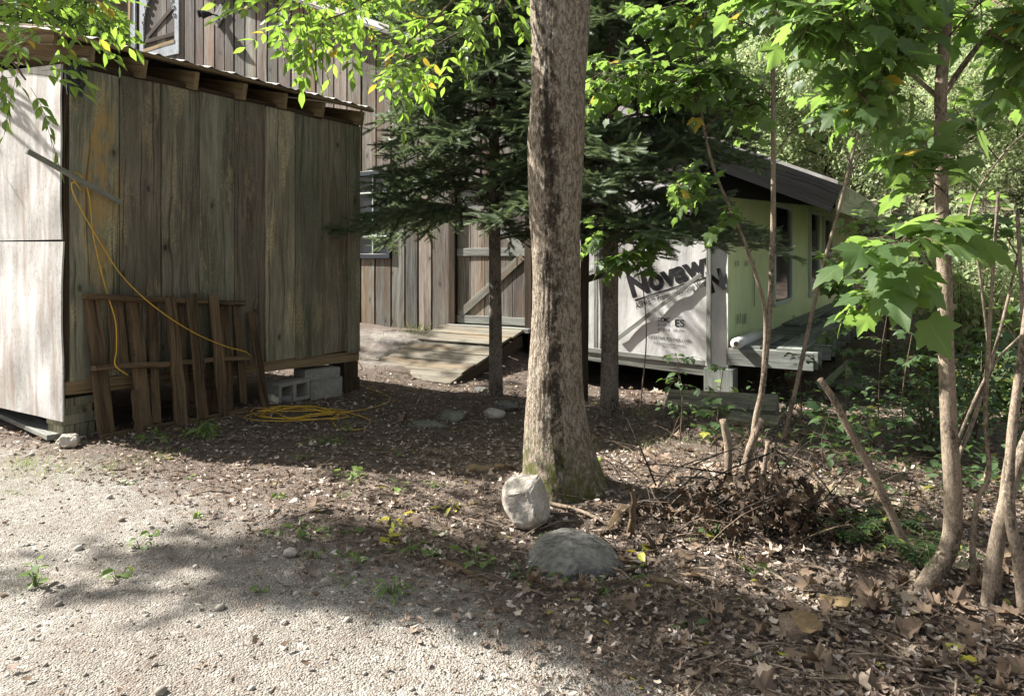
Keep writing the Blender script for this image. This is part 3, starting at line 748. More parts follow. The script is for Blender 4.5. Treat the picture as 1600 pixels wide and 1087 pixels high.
rock('stone', gps(705, 655, 0), (.14, .16, .07), M['rock_moss'], 'flat mossy stone in the bare earth before the ramp, right of a pair', seed=11)
rock('stone', gps(668, 665, -.02), (.20, .14, .06), M['rock_moss'], 'broad low mossy stone sunk in the bare earth, left of a pair', seed=12)
rock('stone', gps(772, 650, .03), (.10, .08, .055), M['rock_light'], 'angular tan stone left of the foot of the small fir trunk', seed=14, rough=.1)
rock('stone', gps(792, 640, .03), (.12, .10, .06), M['rock_grey'], 'grey stone against the foot of the small fir trunk', seed=15)
rock('stone', gps(752, 612, .02), (.08, .06, .045), M['rock_grey'], 'grey stone lying under the right side of the ramp', seed=16)
rock('stone', gps(425, 630, .03), (.07, .06, .05), M['rock_light'], 'fist sized pale stone under the shed left of the hollow block', seed=17)
rock('stone', gps(448, 628, .03), (.06, .05, .04), M['rock_grey'], 'grey stone under the shed in front of the hollow block', seed=18)
rock('stone', gps(455, 868, .015), (.035, .03, .022), M['rock_light'], 'round pale pebble alone in the shadow on the gravel', seed=19, sub=3)
rock('stone', gps(1330, 610, .05), (.30, .25, .16), M['rock_moss'], 'mossy stone beyond the leaning dead stick', seed=21)

# ------------------------------------------------------------------ the barn
B0 = Vector((-.27, 10.5, 0)); BRZ = math.atan2(W.y, W.x)
barn = thing('barn', 'long wooden barn with grey plank gable, house wrapped addition and wide sloping roof', 'barn', B0, BRZ)
def bl(px, py=None, off=0):
    o = B0 - U * off; x = on_line(o, W, px); yy = o.y + W.y * x
    return (x, None if py is None else H - (py - HY) / F * yy)
def bw(x, y, z): return B0 + W * x + U * y + Vector((0, 0, z))
XR = bl(1135)[0]; XL = bl(205)[0]
RK = .425
xe = 4.551; ze = 2.086
RG = XL - .35
def roofz(x): return ze + RK * (xe - x) if x > RG else ze + RK * (xe - RG) - .9 * (RG - x)
x_door0, x_door1 = bl(714)[0], bl(823)[0]
win0, win1 = bl(505)[0], bl(612)[0]
wz0, wz1 = bl(585, 403)[1], bl(585, 268)[1]
dz0, dz1 = bl(770, 508)[1], bl(770, 292)[1]
def wall_boards(mb, xa, xb, zbot, ztop=None, clip=None):
    x = xa
    while x < xb - .02:
        w = min(rnd.uniform(.24, .33), xb - x)
        if xb - x - w < .1: w = xb - x
        xc = x + w/2
        zb = zbot(xc) + rnd.uniform(-.02, .02); zt = ztop(xc) if ztop else roofz(xc) - .06
        dp = -.004 + rnd.uniform(-.006, .004)
        mb.board((xc, dp, zb), (xc, dp, zt), w - .03, .025, (0, -1, 0), segs=5, warp=.001, rag=.003)
        x += w
zbl = lambda x: np.interp(x, [XL, bl(560)[0], bl(700)[0]], [.25, bl(560, 508)[1], bl(700, 525)[1]])
mb = MB()
wall_boards(mb, XL, win0, zbl)
wall_boards(mb, win0, win1, zbl, lambda x: wz0)
wall_boards(mb, win0, win1, lambda x: wz1)
wall_boards(mb, win1, x_door0 - .12, zbl)
wall_boards(mb, x_door0 - .12, x_door1 + .06, lambda x: dz1 + .02)
wall_boards(mb, x_door1 + .06, XR, lambda x: bl(915, 300)[1])
mb.build('plank_wall', M['barn'], barn)
# dark backing behind the gaps
V0 = [(XL, .03, .2), (win0, .03, .2), (win0, .03, roofz(win0)-.06), (XL+3, .03, roofz(XL+3)-.06), (XL, .03, roofz(XL)-.06),
      (win1, .03, .2), (x_door0, .03, .2), (x_door0, .03, roofz(x_door0)-.06), (win1, .03, roofz(win1)-.06),
      (x_door1, .03, -.1), (XR-.03, .03, -.1), (XR-.03, .03, roofz(XR)-.06), (x_door1, .03, roofz(x_door1)-.06),
      (win0, .03, wz1), (win1, .03, wz1), (x_door0, .03, dz1), (x_door1, .03, dz1), (win0, .03, wz0), (win1, .03, wz0), (win1, .03, .2)]
new_mesh_obj('backing_wall', V0, [(0,1,2,3,4), (5,6,7,8), (9,10,11,12), (13,14,8,2), (15,16,12,7), (1,19,18,17)], M['dark_wood'], barn)
MB().board((XL, .05, .12), (x_door0 - .1, .05, .02), .30, .12, (0, -1, 0)).build('foundation_wall', M['concrete'], barn)
# door
door = MB(); x = x_door0
nb = 5; bwid = (x_door1 - x_door0) / nb
for k in range(nb):
    xc = x_door0 + bwid * (k + .5)
    door.board((xc, .02, dz0), (xc, .02, dz1), bwid - .006, .025, (0, -1, 0), segs=5, warp=.001)
do = door.build('door', M['barn'], barn)
zr = bl(770, 394)[1]
for (za, nm) in ((dz0 + .07, 'rail'), (zr, 'rail'), (dz1 - .07, 'rail')):
    MB().board((x_door0 + .01, -.004, za), (x_door1 - .01, -.004, za), .11, .022, (0, -1, 0)).build(nm, M['grey_wood'], do)
MB().board((x_door0 + .06, -.006, dz1 - .13), (x_door1 - .06, -.006, zr + .06), .11, .020, (0, -1, 0)).build('brace', M['grey_wood'], do)
MB().board((x_door1 - .06, -.006, zr - .06), (x_door0 + .06, -.006, dz0 + .13), .11, .020, (0, -1, 0)).build('brace', M['barn'], do)
MB().tube([(x_door1 - .12, -.03, zr - .22), (x_door1 - .12, -.06, zr - .20), (x_door1 - .12, -.06, zr - .08), (x_door1 - .12, -.03, zr - .06)], .009, 6).build('handle', M['iron'], do)
for k in (x_door0 - .06, x_door1 + .05):
    MB().board((k, -.03, dz0 - .05), (k, -.03, dz1 + .12), .11, .045, (0, -1, 0)).build('door_jamb', M['dark_wood'], barn)
MB().board((x_door0 - .15, -.04, dz1 + .1), (x_door1 + .15, -.04, dz1 + .1), .14, .04, (0, -1, 0)).build('door_head', M['barn'], barn)
MB().board((x_door0 - .1, -.06, dz0 - .04), (x_door1 + .1, -.06, dz0 - .04), .06, .16, (0, -1, 0)).build('door_sill', M['grey_wood'], barn)
# small-paned window half hidden by the shed
wf = MB()
for zz in (wz0 + .03, wz1 - .03): wf.board((win0, -.03, zz), (win1, -.03, zz), .07, .05, (0, -1, 0))
for xx in (win0 + .03, win1 - .03): wf.board((xx, -.03, wz0), (xx, -.03, wz1), .06, .054, (0, -1, 0))
wo_ = wf.build('window', M['window_dark'], barn)
mm = MB()
for k in range(1, 4): mm.board((win0 + (win1-win0)*k/4, -.02, wz0), (win0 + (win1-win0)*k/4, -.02, wz1), .022, .02, (0, -1, 0))
for k in range(1, 4): mm.board((win0, -.017, wz0 + (wz1-wz0)*k/4), (win1, -.017, wz0 + (wz1-wz0)*k/4), .022, .02, (0, -1, 0))
mm.build('glazing_bar', M['window_white'], wo_)
new_mesh_obj('pane', [(win0, .005, wz0), (win1, .005, wz0), (win1, .005, wz1), (win0, .005, wz1)], [(0,1,2,3)], M['glass'], wo_)
# arched screen panel high on the gable
ax0, ax1 = bl(222)[0], bl(283)[0]; az0 = bl(250, 92)[1]; az1 = bl(250, -25)[1]
V0 = []; Fc = []
ac = (ax0 + ax1) / 2; wdt = (ax1 - ax0); ri = wdt * .40; zc = bl(250, 38)[1]
inner = [(ac - ri, az0 + .22), (ac - ri, zc)] + [(ac - ri * math.cos(a), zc + (az1 - zc - .09) * math.sin(a)) for a in np.linspace(.2, math.pi - .2, 9)] + [(ac + ri, zc), (ac + ri, az0 + .22)]
outer = [(ax0, az0), (ax0, zc)] + [(ax0 + wdt * k / 8, az1) for k in range(9)] + [(ax1, zc), (ax1, az0)]
outer[2] = (ax0, az1); outer[10] = (ax1, az1)
mb = MB(); n_ = len(inner)
for dpt in (-.055, -.02):
    for p_ in outer: V0.append((p_[0], dpt, p_[1]))
    for p_ in inner: V0.append((p_[0], dpt, p_[1]))
for lay in (0, 2 * n_):
    for i in range(n_ - 1): Fc.append((lay + i, lay + i + 1, lay + n_ + i + 1, lay + n_ + i))
    Fc.append((lay + n_ - 1, lay, lay + n_, lay + 2*n_ - 1))
for i in range(n_):
    j = (i + 1) % n_
    Fc.append((i, j, 2*n_ + j, 2*n_ + i)); Fc.append((n_ + i, n_ + j, 3*n_ + j, 3*n_ + i))
sd = new_mesh_obj('arched_screen', V0, Fc, M['white_paint'], barn)
new_mesh_obj('mesh_panel', [(p_[0], -.016, p_[1]) for p_ in inner], [tuple(range(n_))], plain('screen_mesh', (.11,.095,.085,1), .8, .2, nscale=120), sd)
MB().board((ac - ri + .02, -.030, az0 + .42), (ac + ri - .02, -.030, zc + .28), .09, .02, (0, -1, 0)).build('brace', M['dark_wood'], sd)
MB().board((ac - ri + .01, -.034, az0 + .38), (ac + ri - .01, -.034, az0 + .40), .08, .02, (0, -1, 0)).build('rail', M['dark_wood'], sd)
MB().board((ac - ri, -.045, az0 + .20), (ac + ri, -.045, az0 + .25), .07, .03, (0, -1, 0)).build('sill', M['cut_wood'], sd)
MB().board((bl(213)[0], -.06, az0 - .2), (bl(213)[0], -.06, az1 + .3), .17, .04, (0, -1, 0)).build('corner_trim', M['white_paint'], barn)
MB().board((bl(209)[0], -.09, bl(209, 35)[1]), (bl(209)[0], -.09, bl(209, -20)[1]), .08, .02, (0, -1, 0)).build('trim_strip', M['cut_wood'], barn)
for k in range(14):   # fretwork
    aa = math.pi * (k + .5) / 14
    mb = MB(); cx_, cz_ = ac - ri * 1.0 * math.cos(aa), zc + (az1 - zc - .09) * math.sin(aa)
    mb.tube([(cx_ + .035*math.cos(q), -.062, cz_ + .035*math.sin(q)) for q in np.linspace(0, 2*math.pi, 9)], .010, 5)
    mb.build('fretwork', M['white_paint'], sd)
# floodlight
fx, fz = bl(346, 26)
fl = MB().board((fx - .13, -.05, fz - .13), (fx + .13, -.05, fz + .13), .26, .03, (0, -1, 0)).build('floodlight', M['grey_wood'], barn)
for k, (dx, dz) in enumerate(((-.13, .02), (-.24, .06))):
    MB().tube([(fx - .02, -.07, fz), (fx + dx, -.16, fz + dz)], .014, 6).build('arm', M['iron'], fl)
    MB().tube([(fx + dx + .03, -.13, fz + dz - .01), (fx + dx, -.17, fz + dz), (fx + dx - .05, -.24, fz + dz - .03), (fx + dx - .07, -.27, fz + dz - .04)], [.025, .045, .065, .07], 12).build('lamp_head', M['iron'], fl)
# house wrap on the addition
def wrap_d(x, z, amp=.007, seed=0):
    return amp * (mnoise.noise((x*2.5, z*1.3, seed)) + .5*mnoise.noise((x*6 + z*3, z*1.0 - x*2, seed + 5))) + abs(math.sin(x * math.pi / .41)) * amp
def wrap_sheet(name, xa, xb, zb, zt, y, mat, parent, amp=.012, n=40, flip=False, axis='x', seed=0):
    V0 = []; Fc = []
    for i in range(n + 1):
        for j in range(n // 2 + 1):
            x = xa + (xb - xa) * i / n; zt_ = zt(x) if callable(zt) else zt; zb_ = zb(x) if callable(zb) else zb
            z = zb_ + (zt_ - zb_) * j / (n // 2)
            d = wrap_d(x, z, amp, seed)
            V0.append((x, y - d, z) if axis == 'x' else (y + d, x, z))
    m_ = n // 2 + 1
    for i in range(n):
        for j in range(m_ - 1): Fc.append((i*m_+j, (i+1)*m_+j, (i+1)*m_+j+1, i*m_+j+1))
    return new_mesh_obj(name, V0, Fc, mat, parent, None, True)
xw0 = bl(838)[0]
zwb = lambda x: np.interp(x, [bl(915)[0], bl(1110)[0]], [bl(915, 546)[1], bl(1110, 572)[1]])
wp = wrap_sheet('house_wrap', xw0, XR + .01, zwb, lambda x: min(roofz(x) - .16, bl(915, 285)[1] + .15), -.025, M['wrap_white'], barn, .007, 80)
flap = wrap_sheet('wrap_flap', bl(1112)[0], XR + .04, bl(1120, 592)[1], bl(1120, 300)[1], -.075, M['wrap_white'], barn, .022, 20, seed=9)
MB().board((xw0, -.05, zwb(xw0) - .03), (XR, -.05, zwb(XR) - .06), .12, .05, (0, -1, 0), segs=6).build('skirt_board', M['grey_wood'], barn)
for px in (934, 1112):
    xx = bl(px)[0]; MB().board((xx, -.115 if px > 1000 else -.055, zwb(xx) - .05), (xx, -.115 if px > 1000 else -.055, bl(px, 295)[1]), .055, .03, (0, -1, 0)).build('batten', M['grey_wood'], barn)
def strip(p, q, w=.05, mat='grey_wood', y=-.062):
    (xa, za), (xb, zb) = bl(*p), bl(*q); MB().board((xa, y, za), (xb, y, zb), w, .02, (0, -1, 0)).build('batten', M[mat], barn)
strip((966, 530), (1098, 428)); strip((918, 545), (1105, 566), .06, 'grey_wood', -.085); strip((1000, 330), (1040, 385), .05)
def text(body, p, q, hpx, mat='ink', bold=0, parent=None, name='lettering', y=-.056, clip=None):
    """letters on the gable wrap, left end at photograph p, running to q"""
    (xa, za), (xb, zb) = bl(*p), bl(*q)
    cu = bpy.data.curves.new(name, 'FONT'); cu.body = body; cu.size = 1; cu.extrude = .0; cu.offset = bold
    to = bpy.data.objects.new('tmp', cu); COL.objects.link(to)
    me = bpy.data.meshes.new_from_object(to.evaluated_get(bpy.context.evaluated_depsgraph_get())); bpy.data.objects.remove(to)
    co = np.array([v.co[:] for v in me.vertices]); x0, x1 = co[:, 0].min(), co[:, 0].max()
    L = math.hypot(xb - xa, zb - za); sx = L / (x1 - x0); an = math.atan2(zb - za, xb - xa)
    capz = hpx / F * (B0.y + W.y * xa) / .72
    for v in me.vertices:
        X_, Y_ = (v.co.x - x0) * sx, v.co.y * capz
        vx, vz = xa + X_ * math.cos(an) - Y_ * math.sin(an), za + X_ * math.sin(an) + Y_ * math.cos(an)
        v.co = (vx, y if y < -.06 else -.025 - wrap_d(vx, vz) - .004, vz)
    if clip is not None:
        bm = bmesh.new(); bm.from_mesh(me); bmesh.ops.bisect_plane(bm, geom=bm.verts[:] + bm.edges[:] + bm.faces[:], plane_co=(clip, 0, 0), plane_no=(1, 0, 0), clear_outer=True); bm.to_mesh(me); bm.free()
    me.materials.clear(); me.materials.append(M[mat])
    o = bpy.data.objects.new(name, me); COL.objects.link(o); o.parent = parent or wp
    return o
text('Novawrap', (989, 463), (1165, 409), 33, bold=.045, clip=bl(1109)[0])
V0 = []; Fc = []
for k in range(31):
    px_ = 993 + 115 * k / 30; vx, vz = bl(px_, 470 - 37 * k / 30)
    for dz_ in (0, .017): V0.append((vx, -.025 - wrap_d(vx, vz) - .004, vz + dz_))
    if k: Fc.append((2*k-2, 2*k, 2*k+1, 2*k-1))
new_mesh_obj('underline', V0, Fc, M['ink'], wp)
text('ASPIRE™ Premium Building Wrap', (996, 482), (1109, 445), 10)
text('CCMC', (1029, 502), (1048, 503), 7, bold=.02)
text('#13292-R', (1029, 509), (1048, 510), 5.0); text('#13321-R', (1029, 516), (1048, 517), 5.0)
text('ES', (1056, 509), (1071, 510), 11, bold=.015); text('ESR-2156', (1054, 517), (1071, 518), 3.2)
text('INTERTAPE POLYMER CORP.', (1015, 528), (1082, 536), 5.2)
text('TRURO, NOVA SCOTIA, CANADA', (1022, 536), (1072, 542), 3.2, 'ink_grey'); text('Made in Canada', (1035, 541), (1058, 544), 3, 'ink_grey')
text('Novawrap', (1115, 456), (1260, 416), 32, bold=.045, parent=flap, y=-.104).data
# keep only the first letters on the turned flap (the rest wraps round the corner)
lo = [o for o in flap.children][-1]
bm = bmesh.new(); bm.from_mesh(lo.data); bmesh.ops.bisect_plane(bm, geom=bm.verts[:] + bm.edges[:] + bm.faces[:], plane_co=(XR + .03, 0, 0), plane_no=(1, 0, 0), clear_outer=True); bm.to_mesh(lo.data); bm.free()
text('rapd', (920, 345), (937, 337), 7); text('room', (921, 428), (936, 421), 6, bold=.02)

# green wrapped side wall, its windows
C0 = bw(XR, 0, 0)
def gl(px, py=None):
    y = on_line(C0, U, px); yy = C0.y + U.y * y
    return (y, None if py is None else H - (py - HY) / F * yy)
BD = 13.0
zfl = .16
gw = wrap_sheet('side_wrap', .02, BD, -.05, roofz(XR) - .14, XR + .008, M['wrap_green'], barn, .010, 60, axis='y', seed=3)
mb = MB(); mb.board((XR - .05, .0, -.2), (XR - .05, BD, -.2), .5, .06, (1, 0, 0)); mb.build('side_sill', M['dark_wood'], barn)
for (pa, pb, za, zb) in ((1205, 1232, 475, 318), (1262, 1276, 462, 330), (1284, 1296, 452, 340)):
    ya, yb = gl(pa)[0], gl(pb)[0]; z0_ = gl(pa, za)[1]; z1_ = min(gl(pa, zb)[1], roofz(XR) - .25)
    x_ = XR + .03; fr = MB()
    for zz in (z0_, z1_, (z0_+z1_)/2): fr.board((x_, ya, zz), (x_, yb, zz), .07, .06, (1, 0, 0))
    for yy in (ya, yb): fr.board((x_, yy, z0_), (x_, yy, z1_), .08, .066, (1, 0, 0))
    w_ = fr.build('window', M['window_white'], barn)
    new_mesh_obj('pane', [(x_ - .005, ya, z0_), (x_ - .005, yb, z0_), (x_ - .005, yb, z1_), (x_ - .005, ya, z1_)], [(0,1,2,3)], M['glass'], w_)
# printed ticks on the green wrap: faint rows
mb = MB()
for (py_, ps) in ((415, (1145, 1160, 1250)), (498, (1148, 1157, 1236, 1250)), (505, (1148, 1157, 1238, 1254)), (508, (1240, 1256))):
    for p_ in ps:
        y_, z_ = gl(p_, py_); L_ = rnd.uniform(.12, .3)
        for q in range(3): mb.board((XR + .032, y_ + q*.08, z_ - .01), (XR + .032, y_ + q*.08, z_ + .06), .018, .002, (1, 0, 0), segs=1, ch=0)
y_, z_ = gl(1175, 420); mb.board((XR + .033, y_, z_ - .5), (XR + .033, y_, z_ + .12), .03, .002, (1, 0, 0), ch=0)
mb.build('printed_mark', M['ink_grey'], barn)
# roof: one wide slope over barn and deck, short slope beyond the ridge
TH = .09; yf, yb = -.32, BD + .3
V0 = []; 
for y in (yf, yb):
    for x, dz in ((xe, 0), (RG, 0), (RG - 1.2, 0)):
        V0 += [(x, y, roofz(x) + .0), (x, y, roofz(x) - TH)]
Fc = [(0,2,8,6), (2,4,10,8), (1,7,9,3), (3,9,11,5), (0,1,3,2), (2,3,5,4), (6,8,9,7), (8,10,11,9), (0,6,7,1), (4,5,11,10)]
new_mesh_obj('roof', V0, Fc, M['metal_roof'], barn)
# rake fascia along the gable edge, dark infill over the porch, eave fascia
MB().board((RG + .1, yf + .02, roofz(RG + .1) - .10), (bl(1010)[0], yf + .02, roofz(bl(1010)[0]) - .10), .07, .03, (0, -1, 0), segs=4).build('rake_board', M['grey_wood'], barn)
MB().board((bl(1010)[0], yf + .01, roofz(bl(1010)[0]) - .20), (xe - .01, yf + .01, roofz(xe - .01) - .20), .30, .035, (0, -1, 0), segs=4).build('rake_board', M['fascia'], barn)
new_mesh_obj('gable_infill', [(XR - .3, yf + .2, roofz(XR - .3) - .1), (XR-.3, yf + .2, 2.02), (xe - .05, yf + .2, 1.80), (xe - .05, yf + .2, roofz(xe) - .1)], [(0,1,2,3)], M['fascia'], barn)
MB().board((xe - .012, yf + .04, ze - .17), (xe - .012, yb, ze - .17), .32, .03, (1, 0, 0), segs=6).build('eave_board', M['fascia_green'], barn)
for k in range(16): MB().board((XR, .3 + k*.8, roofz(XR) - .20), (xe - .03, .3 + k*.8, roofz(xe) - .20), .14, .04, (0, 1, 0)).build('rafter', M['dark_wood'], barn)
V0 = [(XL, .02, .2), (XL, BD, .2), (XL, BD, roofz(XL)), (XL, .02, roofz(XL))]
new_mesh_obj('end_wall', V0, [(0,1,2,3)], M['barn'], barn)
new_mesh_obj('rear_wall', [(XL, BD, .2), (XR, BD, -.3), (XR, BD, roofz(XR) - .1), (XL + .5, BD, roofz(XL + .5) - .1), (XL, BD, roofz(XL) - .1)], [(0,1,2,3,4)], M['barn'], barn)
new_mesh_obj('floor_frame', [(x_door1, .1, -.08), (XR - .1, .1, -.12), (XR - .1, BD - .2, -.12), (x_door1, BD - .2, -.08)], [(0,1,2,3)], M['dark_wood'], barn)

# deck along the green wall
deck = thing('deck', 'unfinished grey timber deck with open joists along the green wrapped wall', 'deck', B0, BRZ)
dxo = XR + 1.0; zd = .10
nj = 24
for k in range(nj):
    y = .02 + k * .42
    MB().board((XR + .06, y, zd), (dxo + rnd.uniform(-.02, .04), y, zd), .19, .045, (0, -1, 0), segs=3).build('joist', M['deck'], deck)
MB().board((XR + .035, -.02, zd), (XR + .035, BD - 2, zd), .19, .04, (1, 0, 0)).build('ledger', M['deck'], deck)
MB().board((XR + .02, -.06, zd - .005), (dxo - .02, -.06, zd - .005), .20, .04, (0, -1, 0)).build('rim_board', M['deck'], deck)
for (xx, ya, yb_, wd) in ((XR + .72, -.05, 4.6, .28), (XR + .16, 3.2, 9.5, .26), (XR + .45, 5.5, 9.8, .26), (XR + .3, -.05, 1.3, .2)):
    MB().board((xx, ya, zd + .113), (xx + rnd.uniform(-.05, .05), yb_, zd + .113), wd, .03, (0, 0, 1), segs=6).build('deck_board', M['deck'], deck)
MB().board((dxo - .3, .1, zd - .19), (dxo - .3, 9.8, zd - .19), .16, .10, (1, 0, 0)).build('beam', M['dark_wood'], deck)
for y in (.4, 3.4, 6.4, 9.4):
    q = bw(dxo - .3, y, 0); MB().board((dxo - .3, y, gs(q.x, q.y) - .1), (dxo - .3, y, zd - .27), .14, .14, (0, -1, 0)).build('post', M['dark_wood'], deck)
q = bw(XR - .06, -.02, 0)
o = MB().box((0, 0, 0), (.34, .24, .36)).build('timber_block', M['deck']); o.location = (q.x, q.y, gs(q.x, q.y) + .17); o.rotation_euler = (0, 0, BRZ); tag(o, 'grey timber block under the corner of the white wrapped wall', 'block')
# things on and below the deck
p_ = at(1150, 537, 8.55)
mb = MB(); mb.tube([p_, p_ + U * 1.3], .065, 16); rl = mb.build('wrap_roll', M['wrap_white'], None, True); tag(rl, 'white roll of house wrap lying on the deck at the corner', 'roll')
rc = MB().tube([p_ - U * .004 + Vector((0,0,0)), p_ + U * .02], .03, 12).build('core', M['dark_wood'], rl)
a, b = at(1045, 604, 7.2), at(1215, 622, 6.75)
a.z = gs(a.x, a.y) + .06; b.z = gs(b.x, b.y) + .10
o = MB().board(a, b, .24, .18, (0, -.6, 1), segs=5).build('old_beam', M['shed']); tag(o, 'heavy grey beam lying on the ground before the deck', 'beam')
a, b = at(1140, 640, 6.3), at(1218, 655, 6.1); a.z = gs(a.x, a.y) + .05; b.z = gs(b.x, b.y) + .05
o = MB().board(a, b, .16, .05, (0, -.3, 1)).build('loose_plank', M['shed']); tag(o, 'short grey plank lying in front of the heavy beam', 'plank')
sh = thing('sawhorse', 'weathered greenish wooden trestle with splayed legs beside the deck', 'trestle', gps(1318, 612))
for (dx0, dx1) in ((-.28, .02), (.05, .03), (.2, .04)):
    MB().board((dx0, .0 + dx1, -.02), (.08, .1, .34), .05, .03, (0, -1, 0)).build('leg', M['fascia_green'], sh)
MB().board((-.30, .02, .04), (.12, .1, .36), .07, .03, (0, -1, .3)).build('top_rail', M['fascia_green'], sh)

# ramp to the door
ramp = thing('ramp', 'wooden plank ramp leading up to the barn door', 'ramp', B0, BRZ)
rx0, rx1 = x_door0 - .28, x_door1 + .02
foot = bw(.4, -1.75, 0); zf = gs(foot.x, foot.y) + .03; zt = dz0 - .07
def rz_(y): return zt + (zf - zt) * np.clip((-y - .15) / 1.6, 0, 1)
npl = 6; yy = -.12
for k in range(npl):
    wd = .29; ya = yy - wd / 2; ex = rnd.uniform(-.05, .05)
    MB().board((rx0 + ex + (.12 if k < 2 else 0), ya, rz_(ya) + (.028 if k < 2 else 0)), (rx1 + rnd.uniform(-.04, .03), ya, rz_(ya) + (.028 if k < 2 else 0)), wd - .008, .028, (0, -(zt - zf) / 1.6, 1), segs=6, warp=.002, rag=.006).build('plank', M['ramp'], ramp); yy -= wd
for xx in (rx0 + .1, (rx0 + rx1)/2, rx1 - .05):
    MB().board((xx, -.1, zt - .11), (xx, -1.75, zf - .07), .16, .045, (1, 0, 0)).build('stringer', M['dark_wood'], ramp)

# free post with a short arm beside the big trunk
po = thing('wooden_post', 'brown square post standing between the big trunk and the white wrap', 'post', (0, 0, 0))
q = at(912, 625, 8.0); q.z = gs(q.x, q.y)
po.location = q
MB().board((0, 0, -.05), (0.02, 0, 2.5), .085, .085, (0, -1, 0), segs=6).build('post', M['dark_wood'], po)
MB().board((.02, -.06, 1.34), (.42, -.10, 1.48), .07, .04, (0, -1, 0)).build('arm', M['dark_wood'], po)

# ------------------------------------------------------------------ trees
def trunk_mesh(name, pts, radii, mat, parent, nseg=40, sides=28, amp=.06, flare=0, seed=0, ridges=0.0):
    pts = catmull(pts, nseg // max(1, len(pts) - 1)); radii = lerp_list(radii, len(pts))
    V0 = []; Fc = []
    for i, p in enumerate(pts):
        t_ = (pts[min(i+1, len(pts)-1)] - pts[max(i-1, 0)]).normalized()
        x = Vector((1, 0, 0)); x = (x - t_ * x.dot(t_)).normalized(); y = t_.cross(x)
        for j in range(sides):
            a = 2 * math.pi * j / sides; cs, sn = math.cos(a), math.sin(a)
            r = radii[i]; hh = p.z - pts[0].z
            r *= 1 + amp * (mnoise.noise((cs*1.2, sn*1.2, hh*1.6 + seed)) + .5*mnoise.noise((cs*3, sn*3, hh*3 + seed)))
            if flare: r *= 1 + flare * math.exp(-hh / .16) * (.55 + .45 * math.cos(a * 5 + seed) + .3 * mnoise.noise((cs*2, sn*2, seed)))
            if ridges: r += ridges * (mnoise.noise((cs*14, sn*14, hh*5 + seed)) + .6*mnoise.noise((cs*26, sn*26, hh*13)))
            V0.append(p + x * (cs * r) + y * (sn * r))
    n = len(pts)
    for i in range(n - 1):
        for j in range(sides):
            j2 = (j + 1) % sides; Fc.append((i*sides+j, i*sides+j2, (i+1)*sides+j2, (i+1)*sides+j))
    Fc.append(tuple(range((n-1)*sides, n*sides)))
    return new_mesh_obj(name, V0, Fc, mat, parent, None, True)

def leafy_branch(mb, pts, rad, L, n, twl, leaf, acc, droop=.3, upn=.8, lead=True, per=3, jitter=.5):
    """a branch with side twigs; leaves are added to acc as (P, T, N, S)"""
    pts = catmull(pts, 5); mb.tube(pts, lerp_list([rad, rad*.35], len(pts)), 6)
    for k in range(n):
        f = (rnd.uniform(.15, 1.0)) if not (lead and k == 0) else 1.0
        i = min(int(f * (len(pts) - 1)), len(pts) - 2); p = pts[i].lerp(pts[i+1], f * (len(pts)-1) - i)
        d = (pts[i+1] - pts[i]).normalized()
        side = Vector((rnd.gauss(0, 1), rnd.gauss(0, 1), rnd.gauss(0, .45))); side = (side - d * side.dot(d)).normalized()
        dr = (d * rnd.uniform(.2, .8) + side).normalized(); ln = twl * rnd.uniform(.5, 1.2)
        tw = [p, p + dr * ln * .5 + Vector((0, 0, -.03*ln)), p + dr * ln + Vector((0, 0, -droop * ln))]
        mb.tube(tw, [rad*.35 + .0012, rad*.2 + .001, .001], 4)
        for q in range(per):
            u = (q + 1) / per
            b = tw[0].lerp(tw[1], u * 2) if u < .5 else tw[1].lerp(tw[2], u * 2 - 1)
            for s_ in ((-1, 1) if q < per - 1 else (0,)):
                perp = dr.cross(Vector((0, 0, 1)))
                if perp.length < .1: perp = Vector((1, 0, 0))
                perp.normalize()
                T = (dr * .6 + perp * s_ * 1.0 + Vector((rnd.gauss(0, jitter*.4), rnd.gauss(0, jitter*.4), -droop - rnd.random() * .35))).normalized()
                N = Vector((rnd.gauss(0, jitter), rnd.gauss(0, jitter), upn + .3)).normalized()
                pet = b + T * leaf * .35
                mb.tube([b, pet], .0011, 3, cap=False)
                acc.append((pet, T, N, leaf * rnd.uniform(.5, 1.3)))
